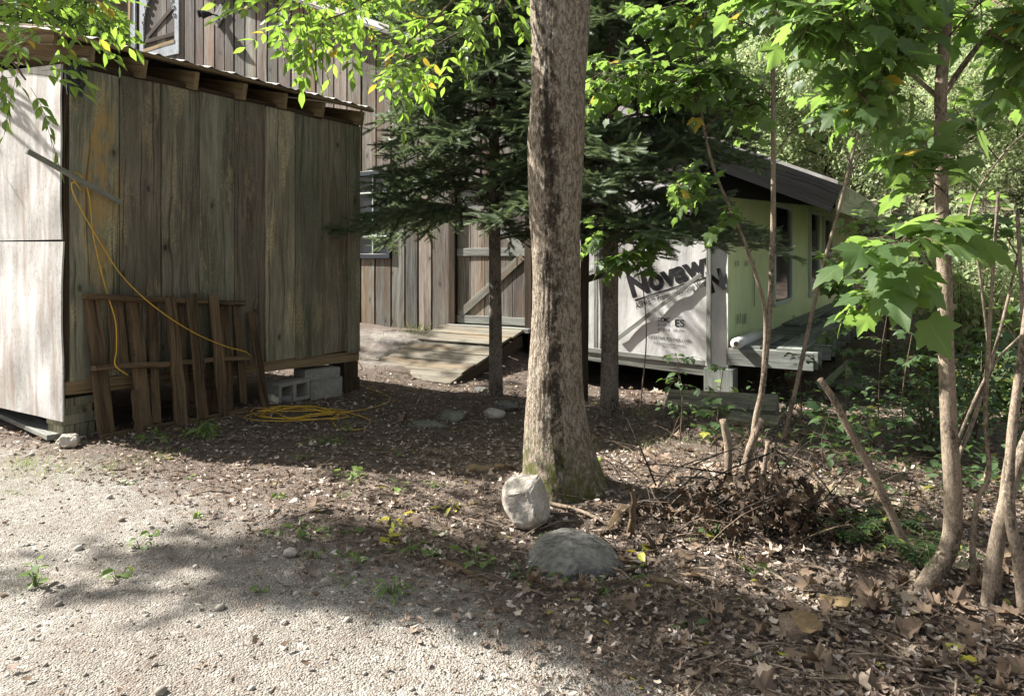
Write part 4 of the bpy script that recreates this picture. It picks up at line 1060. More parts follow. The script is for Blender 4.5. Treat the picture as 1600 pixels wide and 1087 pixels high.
def ash_branch(mb, pts, rad, n, acc, rl=.26, leaf=.085, droop=.25, nl=3):
    """branch with compound leaves: opposite leaflets along a rachis"""
    pts = catmull(pts, 5); mb.tube(pts, lerp_list([rad, rad*.3], len(pts)), 6)
    for k in range(n):
        f = rnd.uniform(.05, 1.0) if k else 1.0
        i = min(int(f * (len(pts) - 1)), len(pts) - 2); p = pts[i].lerp(pts[i+1], f * (len(pts)-1) - i)
        d = (pts[i+1] - pts[i]).normalized()
        side = Vector((rnd.gauss(0, 1), rnd.gauss(0, 1), rnd.gauss(.1, .5))); side = (side - d * side.dot(d)).normalized()
        dr = (d * rnd.uniform(.1, .9) + side).normalized(); p = p + dr * rnd.uniform(0, .14)
        ln = rl * rnd.uniform(.7, 1.2)
        tw = catmull([p, p + dr * ln * .5 + Vector((0, 0, -.05*ln)), p + dr * ln + Vector((0, 0, -droop * ln * 1.3))], 3)
        mb.tube(tw, .0014, 3, cap=False)
        perp = dr.cross(Vector((0, 0, 1)));
        if perp.length < .1: perp = Vector((1, 0, 0))
        perp.normalize(); perp = (perp + Vector((0, 0, rnd.gauss(0, .35)))).normalized()
        nrm = perp.cross(dr); nrm = nrm if nrm.z > 0 else -nrm
        for q in range(nl + 1):
            u = .35 + .65 * q / nl; b = tw[min(int(u * 6), 5)].lerp(tw[min(int(u * 6) + 1, 6)], u * 6 - int(u * 6)) if u < 1 else tw[6]
            for s_ in ((-1, 1) if q < nl else (0,)):
                T = (dr * .75 + perp * s_ + Vector((rnd.gauss(0, .15), rnd.gauss(0, .15), -droop - rnd.random()*.3))).normalized()
                N = (nrm + Vector((rnd.gauss(0, .3), rnd.gauss(0, .3), rnd.gauss(0, .3)))).normalized()
                acc.append((b, T, N, leaf * rnd.uniform(.75, 1.15)))
def acc_obj(name, mat, parent, tmpl, acc, curl=True):
    P = np.array([a[0][:] for a in acc]); T = np.array([a[1][:] for a in acc]); N = np.array([a[2][:] for a in acc]); S = np.array([a[3] for a in acc])
    return leaf_obj(name, mat, parent, tmpl, P, T, N, S, curl=rng.uniform(.2, 2.6, len(P)) if curl else None)

# the big foreground trunk
bt = thing('tree', 'big grey barked ash tree trunk in the foreground with mossy flared foot', 'tree', gps(880, 775))
TB = bt.location.copy()
def tl(px, py, Y=4.0): return at(px, py, Y) - TB
pr = [(884,790,62),(880,740,60),(872,690,52),(867,620,43.5),(868,540,39.5),(869,450,37),(868,370,38),(868,300,42),(869,220,44),(872,140,42.5),(875,60,44),(876,-30,47)]
tp = [tl(a, b) for a, b, c in pr] + [Vector((.04, .1, 3.6)), Vector((.10, .2, 5.2)), Vector((.0, .3, 7.5))]
tr_ = [c * 4.0 / F for a, b, c in pr] + [.15, .12, .06]
for v in tp[:1]: v.z = -.06
trunk_mesh('trunk', tp, tr_, M['bark'], bt, 640, 150, .05, .30, 3, .0045)
mb = MB(); acc = []
def TBp(px, py, Y): return at(px, py, Y) - TB
limbs = [[Vector((.05,.1,3.2)), Vector((-.35,.1,3.6)), TBp(640,-60,4.3), TBp(560,10,4.1), TBp(480,40,3.9)],
         [Vector((.05,.1,3.5)), Vector((-.2,.4,3.7)), TBp(790,-10,4.7), TBp(700,60,4.6), TBp(630,95,4.5)],
         [Vector((.05,.1,3.6)), TBp(760,-60,4.4), TBp(690,20,4.2), TBp(620,80,4.1)],
         [Vector((.05,.1,4.0)), TBp(600,-160,4.2), TBp(500,-60,3.8), TBp(430,20,3.7)]]
for lb, n in zip(limbs, (36, 44, 20, 38)): ash_branch(mb, lb[1:], .011, n, acc, rl=.24, leaf=.088)
for k in range(16):   # the crown above the picture, mostly away from the sunlit ground
    an = rnd.uniform(-.6, 2.4); r = rnd.uniform(1.2, 2.6); z = rnd.uniform(4.2, 7.5)
    ash_branch(mb, [Vector((.05,.2,z-.6)), Vector((math.cos(an)*r*.5, math.sin(an)*r*.5, z)), Vector((math.cos(an)*r, math.sin(an)*r, z+.2))], .02, 24, acc, rl=.3, leaf=.1)
mb.build('branch', M['twig'], bt, True); acc_obj('foliage', M['ash_leaf'], bt, ASH, acc)

# ash at the left, mostly out of frame: its boughs hang into the picture and shade the gravel
at_tree = thing('tree', 'leafy green boughs hanging over the plywood end of the shed', 'tree', (-6.4, 7.8, gs(-6.4, 7.8)))
AB = at_tree.location.copy()
trunk_mesh('trunk', [Vector((0,0,-.1)), Vector((.05,0,1.5)), Vector((0,.1,3.2)), Vector((.1,.1,5.5)), Vector((.1,.2,7.5))], [.17,.13,.11,.08,.03], M['bark'], at_tree, 60, 20, .05, .3, 8)
mb = MB(); acc = []
def ABp(px, py, Y): return at(px, py, Y) - AB
for lb, n in (([Vector((.05,0,2.4)), ABp(-160,-30,6), ABp(-60,-20,4.2), ABp(40,20,3.9), ABp(90,40,3.7)], 40), ([Vector((.05,0,2.2)), ABp(-170,20,6), ABp(-80,40,4.0), ABp(10,90,3.7), ABp(40,125,3.6)], 34), ([Vector((0,0,2.8)), ABp(0,-70,4.0), ABp(100,-30,3.9), ABp(170,0,3.8)], 30), ([Vector((0,0,2.8)), ABp(30,-40,4.3), ABp(120,-10,4.3), ABp(150,10,4.3)], 20)):
    ash_branch(mb, lb, .014, n, acc, rl=.22, leaf=.088)
mb.build('branch', M['twig'], at_tree, True); acc_obj('foliage', M['ash_leaf'], at_tree, ASH, acc)

# shading boughs higher up, over the shed roof
ov = thing('tree', 'tall leafy tree left of the shed, only its shadow on the gravel shows', 'tree', (-8.0, 8.6, gs(-8.0, 8.6)))
trunk_mesh('trunk', [Vector((0,0,-.1)), Vector((.05,0,1.8)), Vector((0,.1,3.6)), Vector((.1,.1,5))], [.2,.16,.12,.05], M['bark'], ov, 60, 20, .05, .3, 9)
mb = MB(); acc = []
def shade_at(px, py, h):
    """crown point whose shadow falls on that stretch of ground"""
    p = gp(px, py); return p + SUN * (h / SUN.z) - ov.location
SHADE = [(120,880,4.6),(250,900,4.8),(330,905,5.0),(430,885,4.6),(530,890,4.9),(640,905,4.8),(560,860,5.2),(480,850,4.6),(740,920,4.8),(820,925,5.0),(700,890,4.7),(900,935,4.8),(1000,940,4.7),(780,875,4.9),(620,870,5.4),(860,985,4.7),(960,985,4.9),(1050,960,4.7),(1120,985,4.6),(1200,1000,4.8),(1290,1040,4.7),(1400,1000,5.0),(1500,1040,4.8),(1180,935,5.0),(1330,970,4.9),(1550,980,4.7),(1450,940,5.1),(1250,1065,4.8),(1110,1060,4.9),(1380,1070,4.8),(1210,650,4.9),(1280,665,5.0),(1350,660,4.9),(1400,700,5.1),(1330,710,4.9),(1260,715,5.0),(1420,760,4.9),(1450,820,5.0),(1190,620,5.0),(600,535,6.6),(640,550,6.8),(690,560,6.6),(655,525,7.0),(720,575,6.7),(590,560,6.5),(760,600,6.8),(1560,1060,4.9)]
for (px, py, h) in SHADE:
    c = shade_at(px, py, h); s_ = Vector((rnd.uniform(-.2, .2), rnd.uniform(-.2, .2), -.1))
    ash_branch(mb, [c - Vector((.5, -.1, .1)) , c, c + Vector((.25, -.1, -.05))], .006, 30 if py < 615 else 15 if py > 934 else 24 if px > 1150 else 44 if px > 350 else 16, acc, rl=.24, leaf=.11)
mb.tube(catmull([Vector((0, .1, 4.6)), Vector((1, -1.5, 5.4)), Vector((2.5, -3.4, 5.3))], 6), lerp_list([.05, .03, .01], 13), 6)
mb.build('branch', M['twig'], ov, True); acc_obj('foliage', M['ash_leaf'], ov, LANCE, acc)

# firs
def fir(name, label, px, py, height, r0, lean, z_first, Lmax, seed, dirs=None, nleaf=1.0, Ldead=0):
    global rnd
    save = rnd; rnd = random.Random(seed)
    base = gps(px, py); o = thing(name, label, 'tree', base)
    tpts = [Vector((lean * k / 5, .0, height * k / 5 - (.08 if k == 0 else 0))) for k in range(6)]
    trunk_mesh('trunk', tpts, [r0*1.15, r0, r0*.85, r0*.6, r0*.35, .01], M['fir_bark'], o, 60, 18, .04, .25, seed, .0015)
    mb = MB(); P, T, N, S = [], [], [], []
    z = z_first
    while z < height - .2:
        nb_ = rnd.choice((6, 7, 7))
        a0 = rnd.uniform(0, 6.28)
        for q in range(nb_):
            an = a0 + q * 2*math.pi / nb_ + rnd.gauss(0, .25); zz = z + rnd.uniform(-.10, .10)
            L = Lmax * (1 - (zz / height) ** 1.4) ** .8 * rnd.uniform(.7, 1.1)
            if dirs: L *= dirs(an, zz)
            if L < .15: continue
            d = Vector((math.cos(an), math.sin(an), 0)); pts = [Vector((lean*zz/height, 0, zz))]
            for i in range(1, 7):
                u = i / 6; pts.append(pts[0] + d * (L * u) + Vector((rnd.gauss(0, .01), rnd.gauss(0, .01), L * (.14 * math.sin(u * 2.2) - rnd.uniform(.20, .28) * u * u))))
            mb.tube(pts, lerp_list([.010 + .006*L, .002], 7), 5)
            perp = Vector((-d.y, d.x, 0))
            u = .22
            while u < 1:
                i = min(int(u * 6), 5); p = pts[i].lerp(pts[i+1], u * 6 - i)
                for s_ in (-1, 1):
                    ll = (.16 + .30 * L * math.sin(min(1, (1 - u) * 1.6 + .12) * math.pi * .5)) * rnd.uniform(.65, 1.1) * .72
                    dd = (d * rnd.uniform(.55, .9) + perp * s_ + Vector((0, 0, rnd.gauss(-.05, .32)))).normalized()
                    k = 0.0
                    while k < ll:
                        b = p + dd * k + Vector((0, 0, -.20 * k * k))
                        P.append(b[:]); t_ = dd + Vector((rnd.gauss(0, .1), rnd.gauss(0, .1), -.3 * k)); T.append(t_[:]); N.append((rnd.gauss(0, .6), rnd.gauss(0, .6), 1)); S.append(.125)
                        if k > .08 or rnd.random() < .4:
                            s2_ = rnd.choice((-1, 1)); e2 = (dd * .75 + dd.cross(Vector((0,0,1))) * s2_ * .7 + Vector((0,0,rnd.gauss(.0,.35)))).normalized()
                            P.append(b[:]); T.append(e2[:]); N.append((rnd.gauss(0, .6), rnd.gauss(0, .6), 1)); S.append(.115)
                        k += .085
                u += .062 / max(L, .4)
        z += rnd.uniform(.15, .21)
    mb.build('branch', M['fir_bark'], o, True)
    leaf_obj('foliage', M['fir_needle'], o, FIRTWIG, np.array(P), np.array(T), np.array(N), np.array(S))
    rnd = save
    return o
def f1dir(an, z):   # boughs grow longer on the left and upwards
    c = math.cos(an); return (1.0 + .3 * max(0, -c)) * (0.55 if (c > .2 and z < 2.4) else 1.0) * (.3 if z < 2.3 and abs(c) < .6 else 1)
fir('fir_tree', 'young dark fir tree with bare lower trunk between shed and big trunk', 775, 617, 6.2, .064, -.05, 1.72, 1.5, 21, f1dir)
def f2dir(an, z): c = math.cos(an); return (1.0 + .25 * max(0, c)) * (.6 if z < 1.8 and c < .2 else 1.0)
fir('fir_tree', 'dark fir tree right of the big trunk before the white wrapped wall', 952, 648, 6.0, .075, .05, 1.66, 1.4, 33, f2dir)

# right-hand saplings
def sapling(name, label, base_px, paths, mat, leafspec, cat='tree', group=None, leafmat='maple_leaf', tmpl=MAPLE, sides=12):
    """paths: list of (points in world, r0, r1); leafspec: list of (points, rad, n, twig length, leaf size)"""
    base = Vector(base_px); o = thing(name, label, cat, base, 0, group)
    for k, (pts, ra, rb) in enumerate(paths):
        pts = [Vector(p) - base for p in pts]
        trunk_mesh('trunk' if k == 0 else 'limb', pts, lerp_list([ra, rb], 5), mat, o, 48, sides, .07, 0, k + len(label))
    if leafspec:
        mb = MB(); acc = []
        for (pts, rad, n, tw, lf) in leafspec: leafy_branch(mb, [Vector(p) - base for p in pts], rad, 0, n, tw, lf, acc)
        mb.build('branch', M['twig'], o, True); acc_obj('foliage', M[leafmat], o, tmpl, acc)
    return o
def A(Y, *pp): return [at(a, b, Y + (c[0] if c else 0)) for a, b, *c in pp]
b0 = gps(1425, 925)
Ym = b0.y
pts = [b0 + Vector((0,0,-.03))] + A(Ym + .05, (1455,900), (1484,850), (1489,780), (1484,690), (1479,560), (1476,430), (1471,300), (1470,150), (1480,20), (1486,-80), (1470,-240))
sapling('maple_sapling', 'slender maple with a strongly curved foot and big lobed leaves at the right', b0,
  [(pts, .037, .018), (A(Ym + .1, (1463,150), (1440,130), (1397,92), (1380,75,.1)), .010, .006), (A(Ym+.1, (1474,150), (1500,110), (1545,50), (1575,10), (1600,-40)), .013, .008)], M['maple_bark'],
  [(A(Ym, (1470,-120), (1400,-40,-.1), (1330,10,-.15), (1260,40,-.1)), .006, 29, .20, 0.092), (A(Ym, (1397,92), (1370,120,-.1), (1340,150,-.15)), .005, 17, .18, 0.084), (A(Ym, (1478,60), (1420,40), (1350,70)), .005, 20, .18, 0.088),
   (A(Ym, (1476,330), (1440,350,-.15), (1415,380,-.3)), .004, 10, .16, 0.130), (A(Ym-.1, (1476,300), (1440,270), (1420,250)), .004, 11, .16, 0.088), (A(Ym, (1545,50), (1590,80), (1620,120)), .005, 17, .2, 0.088), (A(Ym, (1480,60), (1540,0), (1600,10)), .005, 20, .2, 0.088),
   (A(Ym, (1470,-160), (1300,-60), (1200,-10)), .006, 26, .2, 0.088), (A(Ym+.2, (1476,420), (1400,440), (1340,470)), .004, 8, .15, 0.080)])
# multi-stem clump at right edge
for lab, pth, ra, rb, grp in (
  ('thick bare brown stem rising at the right edge behind the curved maple', [(1545,945),(1552,880),(1568,800),(1592,720),(1640,600),(1700,380)], .030, .018, 0),
  ('brown stem leaning in from the right frame edge', [(1602,960),(1592,880),(1578,800),(1580,690),(1596,560),(1620,380)], .022, .012, 0),
  ('thin pale stem left of the thick stem at the right edge', [(1522,920),(1520,850),(1528,780),(1545,740),(1540,640),(1548,480),(1560,300)], .012, .006, 0),
  ('thin crooked stem between curved maple and thick stem', [(1560,930),(1562,830),(1570,740),(1588,640),(1598,520),(1590,330)], .012, .007, 0)):
    b0 = gps(*pth[0]); Yq = b0.y
    sapling('sapling', lab, b0, [([b0 + Vector((0,0,-.03))] + A(Yq, *pth[1:]), ra, rb)], M['maple_bark'], [], 'stem', 'bare stems at the right edge')
b0 = gps(1492, 880); Yq = b0.y + .5
sapling('sapling', 'arching grey stem forking to the upper right beside the curved maple', b0, [(A(Yq, (1488,880), (1492,740), (1520,660), (1548,570), (1572,480), (1590,400)), .012, .006), (A(Yq, (1496,690), (1530,610), (1560,560), (1610,510)), .009, .005), (A(Yq, (1548,570), (1530,420), (1515,330), (1560,250,.1), (1610,200,.2)), .007, .004)], M['maple_bark'],
  [(A(Yq, (1560,250), (1520,200), (1490,170)), .004, 11, .18, 0.080), (A(Yq, (1590,400), (1560,350), (1540,330)), .004, 11, .18, 0.080), (A(Yq, (1610,200), (1590,100), (1560,60)), .004, 14, .2, 0.080)], 'tree')
# saplings in the middle right
b0 = gps(1172, 742); Ys = b0.y
sapling('sapling', 'thin forked sapling with a straight stem before the deck corner', b0,
  [([b0 + Vector((0,0,-.03))] + A(Ys, (1180,660), (1192,600), (1203,480), (1208,330), (1208,180), (1207,60), (1206,-60), (1200,-200)), .021, .010), (A(Ys, (1192,600), (1196,495), (1178,420), (1150,345), (1116,266), (1095,170), (1085,60)), .015, .006), (A(Ys, (1210,245), (1240,205), (1290,185), (1335,170)), .006, .003)], M['maple_bark'],
  [(A(Ys, (1208,60), (1150,30), (1080,20), (1010,25)), .006, 37, .22, 0.080), (A(Ys, (1208,150), (1140,110), (1060,120), (960,110)), .006, 43, .22, 0.080), (A(Ys, (1095,170), (1060,130), (1010,120), (930,115)), .005, 31, .20, 0.080),
   (A(Ys, (1100,200), (1140,170), (1180,160)), .005, 20, .2, 0.072), (A(Ys, (1116,266), (1090,275), (1060,285)), .004, 13, .18, 0.076), (A(Ys, (1150,345), (1130,330), (1070,270)), .004, 8, .15, 0.072), (A(Ys, (1208,0), (1260,-20), (1320,30)), .006, 29, .2, 0.080), (A(Ys, (1208,-100), (1130,-30), (1050,10)), .006, 26, .2, 0.080), (A(Ys, (1095,170), (1085,140), (1100,80)), .004, 14, .2, 0.072)])
b0 = gps(1222, 690); Yb = b0.y
sapling('sapling', 'leaning sapling crossing in front of the green wrapped wall', b0,
  [([b0 + Vector((0,0,-.03))] + A(Yb, (1245,600), (1262,520), (1285,420), (1310,330), (1340,210), (1345,180), (1348,60), (1335,-80)), .017, .008), (A(Yb, (1345,190), (1390,160), (1430,185)), .007, .003), (A(Yb, (1318,300), (1345,240), (1362,215)), .005, .002)], M['maple_bark'],
  [(A(Yb, (1340,200), (1300,170), (1260,160)), .004, 13, .2, 0.080), (A(Yb, (1348,60), (1300,20), (1250,10)), .005, 26, .22, 0.088), (A(Yb, (1345,100), (1380,60), (1430,40)), .005, 26, .22, 0.088), (A(Yb, (1390,160), (1420,210), (1430,260)), .004, 17, .22, 0.088), (A(Yb, (1285,420), (1320,400), (1350,395)), .004, 9, .2, 0.088), (A(Yb, (1300,360), (1340,345), (1400,330)), .004, 8, .2, 0.088), (A(Yb, (1275,450), (1300,440), (1330,450)), .004, 11, .2, 0.088), (A(Yb, (1348,0), (1400,-20), (1460,0)), .005, 26, .22, 0.088)])
# leaves growing out of the fir's shade before the white wrap
b0 = gps(985, 660); Yn = b0.y - .6
sapling('sapling', 'low maple sprig with bright lobed leaves in front of the right fir trunk', gps(990, 640), [(A(Yn, (1000,640), (1010,520), (1000,420), (985,370)), .006, .003)], M['twig'],
  [(A(Yn, (1000,440), (985,400), (960,400)), .003, 9, .14, .13), (A(Yn, (990,390), (1010,365), (1050,350)), .003, 7, .16, .13), (A(Yn, (985,370), (960,365), (935,360)), .003, 5, .14, .10)], 'tree')
o = stick_obj('leaning_stick', A(3.1, (1424,885), (1412,850), (1376,765), (1325,668), (1300,620), (1281,592)), .021, .013, M['dead_stick'], 'bare dead stick with a broken end leaning left of the curved maple')
for k, (px, py, tips, lab) in enumerate(((1062, 690, [(1066,620),(1058,560)], 'thin leafy seedling under the white wrapped wall'), (1118, 715, [(1122,640),(1130,575)], 'thin seedling left of the forked sapling'),
    (1255, 660, [(1250,590),(1262,500)], 'thin seedling between the two leaning saplings'), (1318, 690, [(1322,600),(1312,520)], 'thin leafy seedling behind the leaning dead stick'), (1372, 660, [(1376,560),(1390,470)], 'thin leafy seedling at the far end of the deck'),
    (1415, 720, [(1410,620),(1425,520)], 'thin leafy seedling just left of the curved maple'), (1345, 760, [(1350,690),(1338,640)], 'short leafy seedling beside the leaning dead stick'), (1290, 740, [(1284,690),(1296,645)], 'short seedling right of the brush heap'))):
    b0 = gps(px, py); pts_ = [b0 + Vector((0, 0, -.02))] + A(b0.y, *tips)
    sapling('seedling', lab, b0, [(pts_, .006, .0025)], M['twig'], [([pts_[0].lerp(pts_[1], .4), pts_[1], pts_[2]], .0025, 12, .16, .065)], 'plant', 'seedlings in the hollow', 'shrub_leaf', MAPLE if k % 2 else OVAL, 8)
# cut stubs
for (pa, pb, pc, r, lab) in (((1135,770),(1138,700),(1130,655),.024,'pale cut stub standing left of the forked sapling'), ((1160,765),(1172,700),(1192,655),.026,'broad cut stub at the foot of the forked sapling'), ((1190,760),(1196,720),(1200,690),.016,'short dark stub behind the brush heap')):
    b0 = gps(*pa); stick_obj('cut_stub', [b0] + A(b0.y, pb, pc), r, r*.8, M['dead_stick'], lab, 'stub', 'cut stubs by the brush heap', 9, .15)

# ------------------------------------------------------------------ background forest
def crown_pts(n, rx, ry, rz, zc, clumps, r_):
    cs = []
    for _ in range(clumps):
        v = np.array([r_.normal(), r_.normal(), r_.normal()]); v /= np.linalg.norm(v); v *= r_.uniform(.35, 1) ** .6
        cs.append((v[0]*rx, v[1]*ry, zc + v[2]*rz, r_.uniform(.5, 1.0)))
    cs = np.array(cs); idx = r_.integers(0, clumps, n)
    v = norm(r_.normal(size=(n, 3))) * (r_.uniform(.2, 1, n) ** .5)[:, None]
    sz = cs[idx, 3][:, None] * np.array([rx, ry, rz * .7]) * .40
    return cs[idx, :3] + v * sz, v
def forest_tree(name, label, h, rx, n, leaf, mat, seed, group, clumps=26, cat='tree', low=.22):
    r_ = np.random.default_rng(seed); o = thing(name, label, cat, (0, 0, 0), 0, group)
    pts = [Vector((0, 0, -.3)), Vector((r_.uniform(-.2, .2), 0, h*.3)), Vector((r_.uniform(-.3, .3), r_.uniform(-.3, .3), h*.6)), Vector((0, 0, h*.95))]
    mbt = MB(); pp = catmull(pts, 6); mbt.tube(pp, lerp_list([h*.017, h*.012, .02], len(pp)), 8, .05)
    for k in range(9):
        z = h * r_.uniform(.25, .8); an = r_.uniform(0, 6.28); L = rx * r_.uniform(.4, .8)
        mbt.tube([Vector((0, 0, z)), Vector((math.cos(an)*L*.5, math.sin(an)*L*.5, z + .25*L)), Vector((math.cos(an)*L, math.sin(an)*L, z + .6*L))], [h*.006, h*.004, .01], 5)
    mbt.build('trunk', M['far_bark'], o, True)
    P, v = crown_pts(n, rx, rx, h * (1 - low) / 2, h * (1 + low) / 2, clumps, r_)
    T = norm(v * .6 + r_.normal(size=(n, 3)) * .7 + np.array([0, 0, -.4])); N = norm(v * .5 + r_.normal(size=(n, 3)) * .5 + np.array([0, 0, .8]))
    leaf_obj('crown', M[mat], o, LOZ, P, T, N, r_.uniform(.6, 1.25, n) * leaf)
    return o
protos = [forest_tree('forest_tree', 'sunlit yellow green tree on the wooded slope behind the barn', 8.5, 2.6, 15000, .105, 'forest_leaf', 1, 'sunlit trees on the slope'),
          forest_tree('forest_tree', 'sunlit yellow green tree on the wooded slope behind the barn', 7.0, 2.9, 15000, .105, 'forest_leaf', 2, 'sunlit trees on the slope', 30),
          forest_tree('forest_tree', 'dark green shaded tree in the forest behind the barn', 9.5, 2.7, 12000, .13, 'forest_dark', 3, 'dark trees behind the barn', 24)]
fr = random.Random(5)
spots = []
for (d0, n, a0, a1) in ((19, 7, 8, 36), (24, 10, -2, 42), (29, 12, -6, 42), (36, 14, -12, 42), (45, 16, -20, 42), (56, 16, -36, 42)):
    for k in range(n):
        an = R(a0 + (a1 - a0) * (k + fr.uniform(.2, .8)) / n); d = d0 + fr.uniform(-2, 2)
        spots.append((math.sin(an)*d, math.cos(an)*d, fr.choice((0, 1, 2, 0, 1, 2, 1)) if an > R(10) else 2))
for (x, y) in ((-12, 19), (-9.5, 21), (-14, 17), (-11, 24), (-16, 20), (-7, 25), (-15, 25), (-19, 22), (-10, 28), (-4, 27), (-13, 15.5), (-17, 16)): spots.append((x, y, 2))
used = set()
def inbarn(x, y):
    d = Vector((x, y, 0)) - B0; lx, ly = d.dot(W), d.dot(U); return XL - 2.2 < lx < xe + 2.2 and -2 < ly < BD + 2
for (x, y, k) in spots:
    if inbarn(x, y): continue
    o = protos[k] if k not in used else copy_tree(protos[k]); used.add(k)
    o.location = (x, y, g(x, y) - .2); o.rotation_euler = (0, 0, fr.uniform(0, 6.28)); s_ = fr.uniform(.85, 1.25); o.scale = (s_, s_, s_ * fr.uniform(.9, 1.15))
    for ch in o.children: pass

# understorey: tall shrubs and leafy plants on the right
def shrub(name, label, h, r, n, leaf, mat, seed, group, tmpl=OVAL, stems=7):
    r_ = random.Random(seed); o = thing(name, label, 'shrub', (0, 0, 0), 0, group); mb = MB(); acc = []
    for k in range(stems):
        an = r_.uniform(0, 6.28); rr = r * r_.uniform(.3, 1); hh = h * r_.uniform(.6, 1)
        pts = catmull([Vector((0, 0, -.03)), Vector((math.cos(an)*rr*.35, math.sin(an)*rr*.35, hh*.55)), Vector((math.cos(an)*rr, math.sin(an)*rr, hh))], 5)
        mb.tube(pts, lerp_list([.008, .003], len(pts)), 5)
        for q in range(n // stems):
            f = r_.uniform(.25, 1); p = pts[int(f * (len(pts) - 1))]
            a2 = r_.uniform(0, 6.28); p = p + Vector((math.cos(a2), math.sin(a2), r_.uniform(-.5, .5))) * r_.uniform(.02, .16) * (h / .8)
            acc.append((p, Vector((math.cos(a2), math.sin(a2), -.3 + r_.gauss(0, .3))), Vector((r_.gauss(0, .35), r_.gauss(0, .35), 1)), leaf * r_.uniform(.6, 1.2)))
    mb.build('stem', M['twig'], o, True); acc_obj('foliage', M[mat], o, tmpl, acc); return o
sp_ = [shrub('shrub', 'leafy green shrub in the undergrowth right of the deck', .9, .5, 220, .065, 'shrub_leaf', 3, 'leafy shrubs in the undergrowth'),
       shrub('shrub', 'lobed leaf maple seedling in the undergrowth right of the deck', 1.1, .45, 110, .10, 'shrub_leaf', 4, 'maple seedlings in the undergrowth', MAPLE, 6),
       shrub('shrub', 'tall dense bush with sunlit leaves beyond the saplings', 2.4, 1.1, 1300, .10, 'forest_leaf', 5, 'tall bushes beyond the saplings', OVAL, 16)]
fr = random.Random(11); us = set()
pos = []
for k in range(22):
    Yk = fr.uniform(5.4, 9.8); px = fr.uniform(1400, 1640) if Yk > 6 else fr.uniform(1440, 1660)
    pos.append(((px - CX)/F*Yk, Yk, fr.choice((0, 0, 1))))
for k in range(20):
    Yk = fr.uniform(9, 17); px = fr.uniform(1395, 1680); pos.append(((px - CX)/F*Yk, Yk, 2))
for (x, y, k) in pos:
    if inbarn(x + 1.2, y - .6) : continue
    o = sp_[k] if k not in us else copy_tree(sp_[k]); us.add(k)
    o.location = (x, y, gs(x, y)); o.rotation_euler = (0, 0, fr.uniform(0, 6.28)); s_ = fr.uniform(.7, 1.2); o.scale = (s_, s_, s_)

# chain link fence deep on the right
fa, fb = Vector((5.9, 11.6, 0)), Vector((9.6, 10.0, 0)); fd = (fb - fa); FL = fd.length; fd.normalize()
fen = thing('chain_link_fence', 'rusty posted chain link fence in the undergrowth beyond the deck', 'fence', fa)
zb_ = -.35; fh = 1.5; mb = MB(); sp0 = .075
k = -fh
while k < FL:
    for s_ in (1, -1):
        x0, x1 = (k, k + fh) if s_ > 0 else (k + fh, k); z0, z1 = 0, fh
        t0 = 0; t1 = 1
        lo, hi = 0, FL
        def clipx(xa, xb):
            ts = [0, 1]
            for lim in (lo, hi):
                if xa != xb:
                    tt = (lim - xa) / (xb - xa)
                    if 0 < tt < 1: ts.append(tt)
            ts = sorted(ts); return [(a, b) for a, b in zip(ts, ts[1:]) if lo <= xa + (xb - xa)*(a + b)/2 <= hi]
        for (a, b) in clipx(x0, x1):
            mb.tube([fd * (x0 + (x1-x0)*a) + Vector((0, 0, zb_ + fh*a)), fd * (x0 + (x1-x0)*b) + Vector((0, 0, zb_ + fh*b))], .0022, 3, cap=False)
    k += sp0
mb.build('wire_mesh', M['wire'], fen)
for x in (0, FL/2, FL): MB().tube([fd * x + Vector((0, 0, zb_ - .3)), fd * x + Vector((0, 0, zb_ + fh + .08))], .022, 8).build('post', M['rust'], fen)
MB().tube([Vector((0, 0, zb_ + fh)), fd * FL + Vector((0, 0, zb_ + fh))], .016, 6).build('top_rail', M['rust'], fen)

# ------------------------------------------------------------------ ground clutter
def sample(n, ymax=9.5, ymin=1.7, xlim=1.05, pw=1.6):
    Yv = ymin + (ymax - ymin) * rng.random(n) ** pw
    Xv = (rng.random(n) * 2 - 1) * Yv * .72 * xlim; return Xv, Yv
def insolid(x, y):
    r_ = np.zeros(len(x), bool)
    dx, dy = x - S0.x, y - S0.y; lx = dx*U.x + dy*U.y; ly = -(dx*W.x + dy*W.y)
    r_ |= (lx > -.02) & (lx < SW) & (ly > .15)
    dx, dy = x - B0.x, y - B0.y; lx = dx*W.x + dy*W.y; ly = dx*U.x + dy*U.y
    r_ |= (ly > .0) & (lx < XR)
    r_ |= (ly > -1.75) & (ly < .1) & (lx > rx0 - .05) & (lx < rx1 + .05)
    r_ |= np.hypot(x - TB.x, y - TB.y) < .2
    return r_
def scatter_leaves(name, label, n, tmpl, mat, size, lo=.25, ymax=10, pw=1.6, lift=.02, tilt=.55, kindlab=True, dens=None):
    x, y = sample(n, ymax, pw=pw); L = litter(x, y); keep = (rng.random(n) < np.clip(lo + (1 - lo) * (L - .25) / .6, lo * .15, 1)) & ~insolid(x, y)
    if dens is not None: keep &= rng.random(n) < dens(x, y)
    x, y = x[keep], y[keep]; m = len(x)
    z = gsurf(x, y) + rng.random(m) * lift + .004
    a = rng.random(m) * 6.283; T = np.stack([np.cos(a), np.sin(a), rng.normal(0, tilt * .3, m)], -1)
    N = norm(np.stack([rng.normal(0, tilt, m), rng.normal(0, tilt, m), np.ones(m)], -1))
    S = rng.uniform(size[0], size[1], m)
    o = leaf_obj(name, M[mat], None, tmpl, np.stack([x, y, z], -1), T, N, S, curl=np.clip(rng.normal(.6, .8, m), -1, 1.5))
    return tag(o, label, None, kind='stuff')
